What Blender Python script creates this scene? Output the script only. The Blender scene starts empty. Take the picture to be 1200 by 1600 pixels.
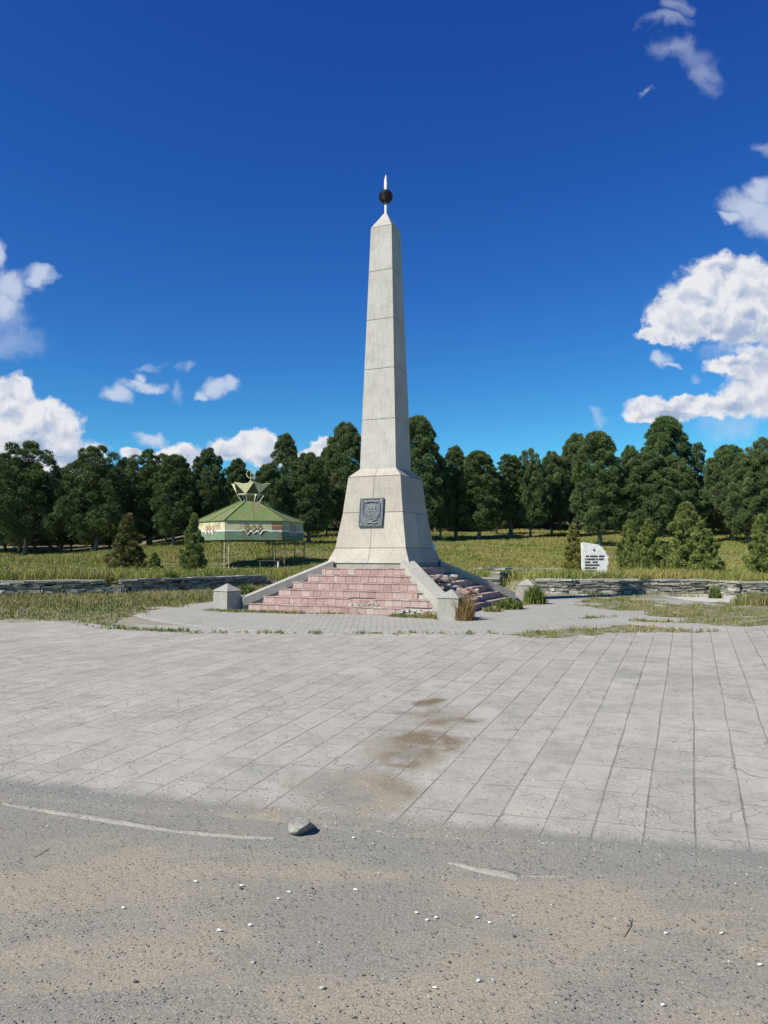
import bpy, bmesh, math, random
import numpy as np
from mathutils import Vector, Matrix

S = bpy.context.scene
random.seed(7)
RNG = np.random.default_rng(11)
R = math.radians

# ------------------------------------------------------------------ camera
PITCH = math.atan(65 / 1200.0)
EYE = 1.6
cd = bpy.data.cameras.new('camera'); cam = bpy.data.objects.new('camera', cd)
S.collection.objects.link(cam)
cd.sensor_fit = 'VERTICAL'; cd.sensor_height = 36; cd.lens = 27
cd.clip_start = 0.05; cd.clip_end = 3000
cam.location = (0, 0, EYE); cam.rotation_euler = (R(90) + PITCH, 0, 0)
S.camera = cam

# ------------------------------------------------------------------ view
S.view_settings.view_transform = 'Standard'
S.view_settings.look = 'None'
S.view_settings.gamma = 1
S.view_settings.exposure = 0.5

SUN_AZ = R(236); SUN_EL = R(44.5)
SKY_STRENGTH = 0.06
sl = bpy.data.lights.new('sun', 'SUN'); sun = bpy.data.objects.new('sun', sl)
S.collection.objects.link(sun)
sl.energy = 5.0; sl.angle = R(0.5); sl.color = (1.0, 0.95, 0.83)
_sd = Vector((math.sin(SUN_AZ) * math.cos(SUN_EL), math.cos(SUN_AZ) * math.cos(SUN_EL), math.sin(SUN_EL)))
sun.rotation_euler = _sd.to_track_quat('Z', 'Y').to_euler()

def pix_dir(px, py):
    v = (800 - py) / 1200.0; c, s = math.cos(PITCH), math.sin(PITCH)
    return (px - 600) / 1200.0, c - s * v, s + c * v

def at(px, py, Y):
    x, y, z = pix_dir(px, py)
    return Vector((x / y * Y, Y, EYE + z / y * Y))

def to_pix(x, y, z):
    c, s = math.cos(PITCH), math.sin(PITCH); dz = z - EYE
    f = y * c + dz * s; u = -y * s + dz * c
    return 600 + 1200 * x / f, 800 - 1200 * u / f

# ------------------------------------------------------------------ node helpers
class NT:
    def __init__(s, tree): s.t = tree; s.n = tree.nodes; s.l = tree.links
    def new(s, typ, **kw):
        n = s.n.new(typ)
        for k, v in kw.items(): setattr(n, k, v)
        return n
    def put(s, sock, v):
        if isinstance(v, bpy.types.NodeSocket): s.l.new(v, sock)
        elif v is not None: sock.default_value = v
    def math(s, op, a, b=None, c=None, clamp=False):
        n = s.new('ShaderNodeMath', operation=op); n.use_clamp = clamp
        s.put(n.inputs[0], a); s.put(n.inputs[1], b)
        if c is not None: s.put(n.inputs[2], c)
        return n.outputs[0]
    def vec(s, op, a, b=None, out=0):
        n = s.new('ShaderNodeVectorMath', operation=op)
        s.put(n.inputs[0], a)
        if b is not None:
            s.put(n.inputs['Scale'] if op == 'SCALE' else n.inputs[1], b)
        return n.outputs[out]
    def noise(s, vec, scale, detail=4, rough=0.5, dist=0.0, col=False):
        n = s.new('ShaderNodeTexNoise'); s.put(n.inputs['Vector'], vec)
        n.inputs['Scale'].default_value = scale; n.inputs['Detail'].default_value = detail
        n.inputs['Roughness'].default_value = rough; n.inputs['Distortion'].default_value = dist
        return n.outputs['Color' if col else 'Fac']
    def voro(s, vec, scale, feature='F1', out='Distance', rnd=1.0):
        n = s.new('ShaderNodeTexVoronoi', feature=feature); s.put(n.inputs['Vector'], vec)
        n.inputs['Scale'].default_value = scale; n.inputs['Randomness'].default_value = rnd
        return n.outputs[out]
    def step(s, v, a, b, lo=0.0, hi=1.0, smooth=True):
        n = s.new('ShaderNodeMapRange'); n.interpolation_type = 'SMOOTHSTEP' if smooth else 'LINEAR'
        s.put(n.inputs[0], v); n.inputs[1].default_value = a; n.inputs[2].default_value = b
        n.inputs[3].default_value = lo; n.inputs[4].default_value = hi
        return n.outputs[0]
    def mix(s, f, a, b, mode='MIX'):
        n = s.new('ShaderNodeMix', data_type='RGBA', blend_type=mode)
        s.put(n.inputs[0], f)
        for i, v in ((6, a), (7, b)):
            if isinstance(v, (tuple, list)): v = tuple(v) + (1,) if len(v) == 3 else v
            s.put(n.inputs[i], v)
        return n.outputs[2]
    def ramp(s, f, stops):
        n = s.new('ShaderNodeValToRGB'); s.put(n.inputs[0], f); e = n.color_ramp.elements
        while len(e) < len(stops): e.new(0.5)
        for i, (p, c) in enumerate(stops): e[i].position = p; e[i].color = tuple(c) + (1,)
        return n.outputs[0]
    def bump(s, h, dist=0.01, strength=1.0, normal=None):
        n = s.new('ShaderNodeBump'); s.put(n.inputs['Height'], h)
        n.inputs['Distance'].default_value = dist; n.inputs['Strength'].default_value = strength
        if normal is not None: s.put(n.inputs['Normal'], normal)
        return n.outputs[0]
    def attr(s, name, out='Fac'):
        n = s.new('ShaderNodeAttribute', attribute_name=name); return n.outputs[out]
    def obj(s): return s.new('ShaderNodeTexCoord').outputs['Object']

def material(name, fn, rough=0.85, metal=0.0, spec=0.35):
    m = bpy.data.materials.new(name); m.use_nodes = True
    t = NT(m.node_tree); b = t.n['Principled BSDF']
    b.inputs['Roughness'].default_value = rough; b.inputs['Metallic'].default_value = metal
    b.inputs['Specular IOR Level'].default_value = spec
    r = fn(t)
    col, nrm = r[0], r[1]
    if isinstance(col, (tuple, list)): col = tuple(col) + (1,)
    t.put(b.inputs['Base Color'], col)
    if nrm is not None: t.put(b.inputs['Normal'], nrm)
    if len(r) > 2: t.put(b.inputs['Roughness'], r[2])
    return m

# ------------------------------------------------------------------ world: sky with clouds
W = bpy.data.worlds.new('World'); S.world = W; W.use_nodes = True
w = NT(W.node_tree); w.n.clear()
sky = w.new('ShaderNodeTexSky', sky_type='NISHITA'); sky.sun_disc = False
sky.sun_elevation = SUN_EL; sky.sun_rotation = SUN_AZ
sky.altitude = 1700; sky.air_density = 1.0; sky.dust_density = 0.25; sky.ozone_density = 3.0
gen = w.new('ShaderNodeTexCoord').outputs['Generated']
sep = w.new('ShaderNodeSeparateXYZ'); w.l.new(gen, sep.inputs[0])
yy = w.math('MAXIMUM', sep.outputs[1], 0.05)
cu = w.math('DIVIDE', sep.outputs[0], yy); cv = w.math('DIVIDE', sep.outputs[2], yy)
cmb = w.new('ShaderNodeCombineXYZ'); w.l.new(cu, cmb.inputs[0]); w.l.new(cv, cmb.inputs[1])
P = cmb.outputs[0]
def warped(P, amp, sc, det, rough=0.55):
    n = w.noise(P, sc, det, rough, col=True)
    return w.vec('ADD', P, w.vec('SCALE', w.vec('SUBTRACT', n, (0.5, 0.5, 0.5)), amp))
def field(Pw, ells, k):
    acc = None
    for px, py, rx, ry in ells:
        dx, dy, dz = pix_dir(px, py)
        d = w.vec('SUBTRACT', Pw, (dx / dy, dz / dy, 0))
        d = w.vec('MULTIPLY', d, (1200.0 / rx, 1200.0 / ry, 0))
        L = w.vec('LENGTH', d, out=1)
        acc = L if acc is None else w.math('SMOOTH_MIN', acc, L, k)
    return acc
DENSE = [(1112, 468, 72, 56), (1132, 425, 44, 34), (1172, 448, 46, 46), (1212, 470, 60, 60), (1066, 500, 52, 36), (1022, 526, 34, 13), (1150, 512, 90, 26),
         (1205, 578, 74, 40), (1150, 568, 52, 16), (1185, 622, 62, 30), (1120, 640, 60, 14), (1040, 640, 66, 19), (1020, 655, 46, 12), (1075, 628, 36, 13), (1230, 610, 60, 50),
         (12, 618, 40, 34), (50, 658, 60, 28), (88, 664, 36, 38), (10, 700, 70, 40), (70, 705, 66, 34), (118, 712, 46, 22), (-30, 660, 60, 60),
         (285, 706, 26, 17), (262, 714, 30, 14), (206, 710, 20, 10), (392, 694, 40, 22), (360, 702, 40, 18), (418, 706, 34, 20), (508, 694, 22, 18), (492, 712, 36, 18)]
SOFT = [(1168, 318, 44, 26), (1205, 340, 46, 34), (1190, 296, 34, 20), (1145, 335, 24, 9), (24, 445, 34, 24), (-4, 400, 14, 26), (66, 430, 22, 15), (10, 470, 30, 20),
        (184, 615, 24, 12), (226, 602, 40, 8), (222, 592, 9, 11), (342, 600, 25, 13), (352, 594, 14, 12), (322, 610, 16, 8), (236, 684, 24, 13), (1032, 560, 18, 15), (1052, 572, 20, 7)]
SHADE = [(1150, 522, 90, 16), (1085, 470, 22, 10), (1190, 500, 40, 14), (1170, 640, 60, 12), (1060, 655, 60, 7), (1160, 560, 40, 8), (85, 700, 60, 22), (20, 650, 22, 10), (120, 715, 40, 14), (400, 712, 60, 9), (285, 716, 40, 8)]
WISP = [(1062, 82, 46, 18), (1040, 40, 36, 11), (1096, 112, 20, 34), (1056, 14, 18, 12), (20, 530, 44, 26), (15, 500, 40, 22), (293, 570, 6, 9), (272, 608, 9, 16), (246, 560, 24, 6),
        (1086, 596, 14, 9), (1150, 655, 46, 20), (920, 652, 14, 12), (1198, 230, 18, 8), (1010, 150, 10, 5), (148, 690, 24, 8), (1125, 555, 34, 12)]
P1 = warped(warped(P, 0.034, 20, 2), 0.018, 65, 5, 0.55)
P2 = warped(warped(P, 0.045, 18, 2), 0.016, 60, 4, 0.5)
P3 = warped(warped(P, 0.085, 14, 2), 0.025, 45, 4, 0.5)
fd = field(P1, DENSE, 0.6); fs = field(P2, SOFT, 0.3); fw = field(P3, WISP, 0.25)
a1 = w.step(w.math('ADD', fd, w.math('MULTIPLY', w.math('SUBTRACT', w.noise(P, 48, 8, .66), .5), .75)), 1.16, 0.80)
a2 = w.math('MULTIPLY', w.step(w.math('ADD', fs, w.math('MULTIPLY', w.math('SUBTRACT', w.noise(P, 50, 8, .66), .5), .9)), 1.25, 0.30), 0.80)
a3 = w.math('MULTIPLY', w.step(w.math('ADD', fw, w.math('MULTIPLY', w.math('SUBTRACT', w.noise(P, 40, 8, .7), .5), 1.4)), 1.6, 0.1), 0.34)
front = w.step(sep.outputs[1], 0.05, 0.2)
# billow relief: the noise compared with itself a little nearer the sun (up-left)
nA = w.noise(P1, 26, 4, 0.5); nB = w.noise(w.vec('ADD', P1, (-0.007, 0.010, 0)), 26, 4, 0.5)
rel = w.math('MULTIPLY', w.math('SUBTRACT', nA, nB), 2.1)
big = w.noise(P, 9, 3, 0.5)
thick = w.step(fd, 1.05, 0.25)
fsh = field(P2, SHADE, 0.4)
base = w.math('MULTIPLY', w.step(fsh, 1.5, 0.3), 0.42)
lum = w.math('ADD', w.math('SUBTRACT', w.math('SUBTRACT', 1.02, w.math('MULTIPLY', w.math('MULTIPLY', thick, w.step(w.noise(P1, 16, 6, 0.6), 0.30, 0.75, smooth=False)), 0.42)), base), rel)
lum = w.math('MINIMUM', w.math('MAXIMUM', lum, 0.30), 1.12)
CL = 10.2
cloudc = w.mix(w.step(lum, 0.35, 1.02, smooth=False), (0.42 * CL, 0.53 * CL, 0.74 * CL), (0.95 * CL, 0.96 * CL, 1.0 * CL))
softc = (0.72 * CL, 0.81 * CL, 0.96 * CL)
hsv = w.new('ShaderNodeHueSaturation'); w.l.new(sky.outputs[0], hsv.inputs['Color'])
hsv.inputs['Saturation'].default_value = 1.18; hsv.inputs['Value'].default_value = 1.0
sp = w.new('ShaderNodeSeparateColor'); w.l.new(hsv.outputs[0], sp.inputs[0]); cb = w.new('ShaderNodeCombineColor')
for _i, (_k, _g) in enumerate(((1.10, 1.31), (2.20, 1.41), (1.45, .93))):   # deep mountain blue: per channel response
    w.l.new(w.math('MULTIPLY', w.math('POWER', w.math('MULTIPLY', sp.outputs[_i], .085), _g), _k / .085), cb.inputs[_i])
c = w.mix(w.math('MULTIPLY', a3, front), cb.outputs[0], softc)
c = w.mix(w.math('MULTIPLY', a2, front), c, softc)
c = w.mix(w.math('MULTIPLY', a1, front), c, cloudc)
bg = w.new('ShaderNodeBackground'); w.l.new(c, bg.inputs[0]); bg.inputs[1].default_value = SKY_STRENGTH
wo = w.new('ShaderNodeOutputWorld'); w.l.new(bg.outputs[0], wo.inputs[0])

# ------------------------------------------------------------------ mesh helpers
def mesh_np(name, V, F, mat=None, parent=None, attrs=None, smooth=False):
    V = np.asarray(V, np.float32); F = np.asarray(F, np.int32)
    k = F.shape[1]; me = bpy.data.meshes.new(name)
    me.vertices.add(len(V)); me.vertices.foreach_set('co', V.ravel())
    me.loops.add(F.size); me.loops.foreach_set('vertex_index', F.ravel())
    me.polygons.add(len(F)); me.polygons.foreach_set('loop_start', np.arange(len(F), dtype=np.int32) * k)
    try: me.polygons.foreach_set('loop_total', np.full(len(F), k, np.int32))
    except Exception: pass
    me.update(calc_edges=True)
    if attrs:
        for n, a in attrs.items():
            at_ = me.attributes.new(n, 'FLOAT', 'POINT'); at_.data.foreach_set('value', np.asarray(a, np.float32))
    if smooth: me.polygons.foreach_set('use_smooth', np.ones(len(F), bool))
    o = bpy.data.objects.new(name, me); S.collection.objects.link(o)
    if mat: me.materials.append(mat)
    if parent: o.parent = parent
    return o

class MB:
    def __init__(s): s.v = []; s.f = []; s.m = []
    def add(s, vs, fs, mi=0):
        b = len(s.v); s.v += [tuple(v) for v in vs]
        for f in fs: s.f.append([i + b for i in f]); s.m.append(mi)
    def box(s, c, d, rz=0, mi=0, jit=0, M=None):
        hx, hy, hz = d[0] / 2, d[1] / 2, d[2] / 2; vs = []
        for x, y, z in ((-1,-1,-1),(1,-1,-1),(1,1,-1),(-1,1,-1),(-1,-1,1),(1,-1,1),(1,1,1),(-1,1,1)):
            p = Vector((x * hx + random.uniform(-jit, jit), y * hy + random.uniform(-jit, jit), z * hz + random.uniform(-jit, jit)))
            if M is not None: p = M @ p
            if rz: p = Matrix.Rotation(rz, 3, 'Z') @ p
            vs.append(p + Vector(c))
        s.add(vs, [(0,3,2,1),(4,5,6,7),(0,1,5,4),(1,2,6,5),(2,3,7,6),(3,0,4,7)], mi)
    def rings(s, prof, mi=0, n=4, off=math.pi / 4, cap=True, cx=0, cy=0, poly=None):
        """prof: (half width or radius, z) rings. n=4: square of that half width"""
        k = math.sqrt(2) if n == 4 else 1
        b = len(s.v)
        for h, z in prof:
            for i in range(n):
                a = off + 2 * math.pi * i / n
                s.v.append((cx + k * h * math.cos(a), cy + k * h * math.sin(a), z))
        for r in range(len(prof) - 1):
            for i in range(n):
                j = (i + 1) % n
                s.f.append([b + r*n + i, b + r*n + j, b + (r+1)*n + j, b + (r+1)*n + i]); s.m.append(mi)
        if cap:
            s.f.append([b + i for i in range(n)][::-1]); s.m.append(mi)
            t = b + (len(prof) - 1) * n; s.f.append([t + i for i in range(n)]); s.m.append(mi)
    def tube(s, pts, rad, n=6, mi=0):
        pts = [Vector(p) for p in pts]; b = len(s.v)
        rad = rad if isinstance(rad, (list, tuple)) else [rad] * len(pts)
        for i, p in enumerate(pts):
            t = (pts[min(i + 1, len(pts) - 1)] - pts[max(i - 1, 0)]).normalized()
            u = t.cross(Vector((0, 0, 1)) if abs(t.z) < 0.9 else Vector((1, 0, 0))).normalized(); v_ = t.cross(u)
            for k in range(n):
                a = 2 * math.pi * k / n
                s.v.append(tuple(p + (u * math.cos(a) + v_ * math.sin(a)) * rad[i]))
        for r in range(len(pts) - 1):
            for k in range(n):
                j = (k + 1) % n; s.f.append([b + r*n + k, b + r*n + j, b + (r+1)*n + j, b + (r+1)*n + k]); s.m.append(mi)
        s.f.append([b + i for i in range(n)][::-1]); s.m.append(mi)
        t = b + (len(pts) - 1) * n; s.f.append([t + i for i in range(n)]); s.m.append(mi)
    def build(s, name, mats, parent=None, smooth=False, bevel=0):
        me = bpy.data.meshes.new(name); me.from_pydata(s.v, [], s.f); me.update()
        for m in (mats if isinstance(mats, (list, tuple)) else [mats]): me.materials.append(m)
        me.polygons.foreach_set('material_index', s.m)
        if smooth: me.polygons.foreach_set('use_smooth', [True] * len(s.f))
        o = bpy.data.objects.new(name, me); S.collection.objects.link(o)
        if parent: o.parent = parent
        if bevel:
            md = o.modifiers.new('bevel', 'BEVEL'); md.width = bevel; md.segments = 2; md.limit_method = 'ANGLE'
        return o

def tag(o, label=None, cat=None, group=None, kind=None):
    if label: o['label'] = label
    if cat: o['category'] = cat
    if group: o['group'] = group
    if kind: o['kind'] = kind
    return o
def empty(name, loc, rz=0, sc=1):
    o = bpy.data.objects.new(name, None); S.collection.objects.link(o)
    o.location = loc; o.rotation_euler.z = rz; o.scale = (sc, sc, sc) if not isinstance(sc, tuple) else sc
    o.empty_display_size = 0.2; return o
def copy_tree(o, parent=None):
    c = o.copy(); S.collection.objects.link(c)
    if parent: c.parent = parent
    for ch in list(o.children): copy_tree(ch, c)
    return c

# ------------------------------------------------------------------ numpy noise
_T = RNG.random((256, 256))
def vnoise(x, y):
    x = np.asarray(x, float); y = np.asarray(y, float)
    xi = np.floor(x).astype(int); yi = np.floor(y).astype(int); fx = x - xi; fy = y - yi
    fx = fx * fx * (3 - 2 * fx); fy = fy * fy * (3 - 2 * fy)
    g = lambda a, b: _T[a & 255, b & 255]
    return (g(xi, yi) * (1 - fx) + g(xi + 1, yi) * fx) * (1 - fy) + (g(xi, yi + 1) * (1 - fx) + g(xi + 1, yi + 1) * fx) * fy
def fbm(x, y, o=4):
    s = 0; a = 0.5; t = 0
    for i in range(o):
        s = s + a * vnoise(np.asarray(x) * 2**i + 17.3 * i, np.asarray(y) * 2**i + 5.1 * i); t += a; a *= 0.5
    return s / t
def sst(x, a, b):
    t = np.clip((np.asarray(x, float) - a) / (b - a), 0, 1); return t * t * (3 - 2 * t)

# ------------------------------------------------------------------ terrain heights
WALLX = [-60, -10, -7, -5, -3.8, -1, 2.6, 4.3, 5.0, 8.95, 9.25, 60]
WALLY = [16.0, 19.9, 21.1, 23.4, 25.6, 26.6, 25.2, 22.0, 21.5, 21.4, 19.9, 19.0]
def wall_y(x): return np.interp(x, WALLX, WALLY)
def gz(x, y):
    x = np.asarray(x, float); y = np.asarray(y, float)
    near = np.interp(y, [-5, 1.5, 3, 6, 9, 12, 14, 16, 30], [0, 0, .06, .20, .33, .42, .465, .485, .49])
    near = near + 0.02 * (fbm(x * .5, y * .5, 2) - .5) * sst(y, 5, 9)
    t75 = 1.25 + 2.2 * sst(x, -36, -9)
    t = np.clip((y - 30) / 45, 0, 3)
    mead = .80 + (t75 - .80) * np.where(t < 1, t ** 1.6, 1 + (t - 1) * 1.1) + .10 * np.maximum(y - 82, 0)
    mead = mead - .48 * np.exp(-(((x + 8) / 9) ** 2 + ((y - 44) / 9) ** 2))
    mead = mead + .12 * (fbm(x * .18 + 9, y * .18, 3) - .5)
    d = y - wall_y(x)
    hard = sst(d, 0.10, 0.32); soft = sst(d, -0.5, 4.0)
    gap = sst(x, -3.9, -3.2) * (1 - sst(x, 3.6, 4.2))
    k = hard * (1 - gap) + soft * gap
    return near * (1 - k) + mead * k
def gz1(x, y): return float(gz(x, y))
def ground_at(px, py):
    """first place where the ray through that pixel meets the ground"""
    x, y, z = pix_dir(px, py); prev = 1.0
    for d in np.concatenate([np.arange(1.5, 30, .02), np.arange(30, 200, .1)]):
        if EYE + z / y * d <= gz1(x / y * d, d): return Vector((x / y * d, d, gz1(x / y * d, d)))
    return None

def inpoly(px, py, poly):
    px = np.asarray(px); py = np.asarray(py); r = np.zeros(px.shape, bool); n = len(poly)
    for i in range(n):
        x1, y1 = poly[i]; x2, y2 = poly[(i + 1) % n]
        cnd = (y1 > py) != (y2 > py)
        with np.errstate(divide='ignore', invalid='ignore'):
            xi = (x2 - x1) * (py - y1) / (y2 - y1) + x1
        r ^= cnd & (px < xi)
    return r
G_POLY = [
    [(-400, 925), (60, 926), (200, 922), (330, 910), (425, 900), (450, 912), (410, 925), (330, 938), (260, 950), (200, 964), (160, 984), (60, 966), (-400, 975)],
    [(770, 993), (860, 984), (950, 974), (1070, 984), (960, 992), (860, 996)],
    [(890, 938), (960, 933), (1035, 944), (1165, 946), (1185, 930), (1600, 920), (1600, 976), (1110, 978), (1010, 960), (930, 950)],
    [(850, 924), (1120, 922), (1150, 932), (1040, 930), (950, 936), (850, 928)],
]
C_POLY = [  # pale gravel
    [(1030, 932), (1100, 928), (1170, 927), (1175, 938), (1150, 944), (1060, 940)],
    [(800, 925), (960, 922), (985, 928), (940, 936), (860, 934), (790, 938)],
]
def pmask(x, y, polys, jit=1.0):
    px, py = to_pix(x, y, gz(x, y))
    jx = (fbm(x * 1.7, y * 1.7, 4) - .5) * 70 * jit; jy = (fbm(x * 1.7 + 40, y * 1.7 + 9, 4) - .5) * 16 * jit
    m = np.zeros(np.shape(x), bool)
    for p in polys: m |= inpoly(px + jx, py + jy, p)
    return m

MON = (0.04, 16.5, 0.48); MROT = -R(24.5)
RING_C = (0.3, 16.9); RING_R = 5.6

# ------------------------------------------------------------------ ground materials
def speck(t, v, sc, lo, hi):  # small stones by voronoi cell colour
    d = t.voro(v, sc); c = t.voro(v, sc, out='Color')
    s = t.new('ShaderNodeSeparateColor'); t.l.new(c, s.inputs[0])
    return t.math('MULTIPLY', t.step(s.outputs[0], lo, hi), t.step(d, .42, .30)), d

def f_ground(t):
    v = t.obj()
    st = t.vec('MULTIPLY', v, (0.6, 1.35, 1.0))
    big = t.noise(st, 1.25, 7, 0.68, 0.5)
    c = t.mix(t.step(big, .41, .57), (.208, .196, .168), (.272, .240, .188))
    c = t.mix(t.math('MULTIPLY', t.attr('grey'), t.step(t.noise(v, 2.5, 4, .6), .3, .6, .6, 1.0)), c, (.205, .197, .175))
    med = t.noise(v, 7, 6, 0.7); fine = t.noise(v, 90, 4, 0.7)
    c = t.mix(t.step(med, .3, .7, 0, .55), c, t.mix(.5, c, (.20, .20, .19)))
    c = t.mix(1.0, c, t.ramp(fine, [(0.28, (.58, .57, .55)), (0.5, (1, 1, 1)), (.72, (1.38, 1.36, 1.30))]), 'MULTIPLY')
    s1, d1 = speck(t, v, 75, .80, .86); s2, d2 = speck(t, v, 42, .90, .93); s3, d3 = speck(t, v, 120, .7, .8)
    c = t.mix(t.math('MULTIPLY', s3, .5), c, (.15, .145, .13)); c = t.mix(t.math('MULTIPLY', s1, .6), c, (.38, .365, .32)); c = t.mix(t.math('MULTIPLY', s2, .5), c, (.15, .145, .13))
    green = t.attr('green'); pale = t.attr('pale')
    gn = t.noise(v, 14, 5, .7)
    soil = t.mix(t.step(t.noise(v, 5, 6, .75), .4, .6), (.085, .09, .03), t.mix(t.step(gn, .4, .62), (.19, .165, .09), (.30, .275, .22)))
    c = t.mix(t.step(t.math('ADD', green, t.math('MULTIPLY', t.math('SUBTRACT', gn, .5), .9)), .35, .65), c, soil)
    c = t.mix(t.step(t.math('ADD', pale, t.math('MULTIPLY', t.math('SUBTRACT', gn, .5), .9)), .35, .65), c,
              t.mix(t.noise(v, 60, 3, .7), (.30, .29, .26), (.56, .54, .50)))
    h = t.math('ADD', t.math('MULTIPLY', fine, .35), t.math('ADD', t.math('MULTIPLY', med, .9), t.math('ADD', s1, t.math('MULTIPLY', s2, 1.6))))
    n = t.bump(h, .009, .7)
    return c, n
M_GROUND = material('dusty_gravel_ground', f_ground, .95, spec=.15)

# ground sheet
xs = np.concatenate([[-900, -500, -300, -200], np.arange(-140, -40, 4), np.arange(-40, -14, .6), np.arange(-14, 14, .1), np.arange(14, 40, .6), np.arange(40, 141, 4), [200, 300, 500, 900]])
ys = np.concatenate([np.arange(-30, 0, 3), np.arange(0, 28, .1), np.arange(28, 50, .5), np.arange(50, 130, 2.5), [150, 200, 300, 500, 900, 1500]])
X, Y = np.meshgrid(xs, ys); Z = gz(X, np.minimum(Y, 160))
ny, nx = X.shape
I = np.arange(nx * ny).reshape(ny, nx)
F = np.stack([I[:-1, :-1], I[:-1, 1:], I[1:, 1:], I[1:, :-1]], -1).reshape(-1, 4)
gm = (pmask(X, Y, G_POLY) | (Y > wall_y(X) + .05)).astype(float)
pm = pmask(X, Y, C_POLY).astype(float) * (Y < wall_y(X) - .35)
gy = sst(Y, 3.72 - .155 * X - .09 * X * (X < 0) + .12 * (fbm(X * 2, Y * 2, 3) - .5), 3.80 - .155 * X - .09 * X * (X < 0)) * (Y < 9)
g = mesh_np('ground', np.stack([X, Y, Z], -1).reshape(-1, 3), F, M_GROUND, attrs={'green': gm.ravel(), 'pale': pm.ravel(), 'grey': gy.ravel()}, smooth=True)
tag(g, kind='structure')

# ------------------------------------------------------------------ paving
AD = np.array([math.cos(R(15.5)), -math.sin(R(15.5))]); BD = np.array([math.sin(R(21.7)), math.cos(R(21.7))])
MI = np.linalg.inv(np.array([AD, BD]).T)
def edge_y(x): return 4.16 - .238 * x

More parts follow.
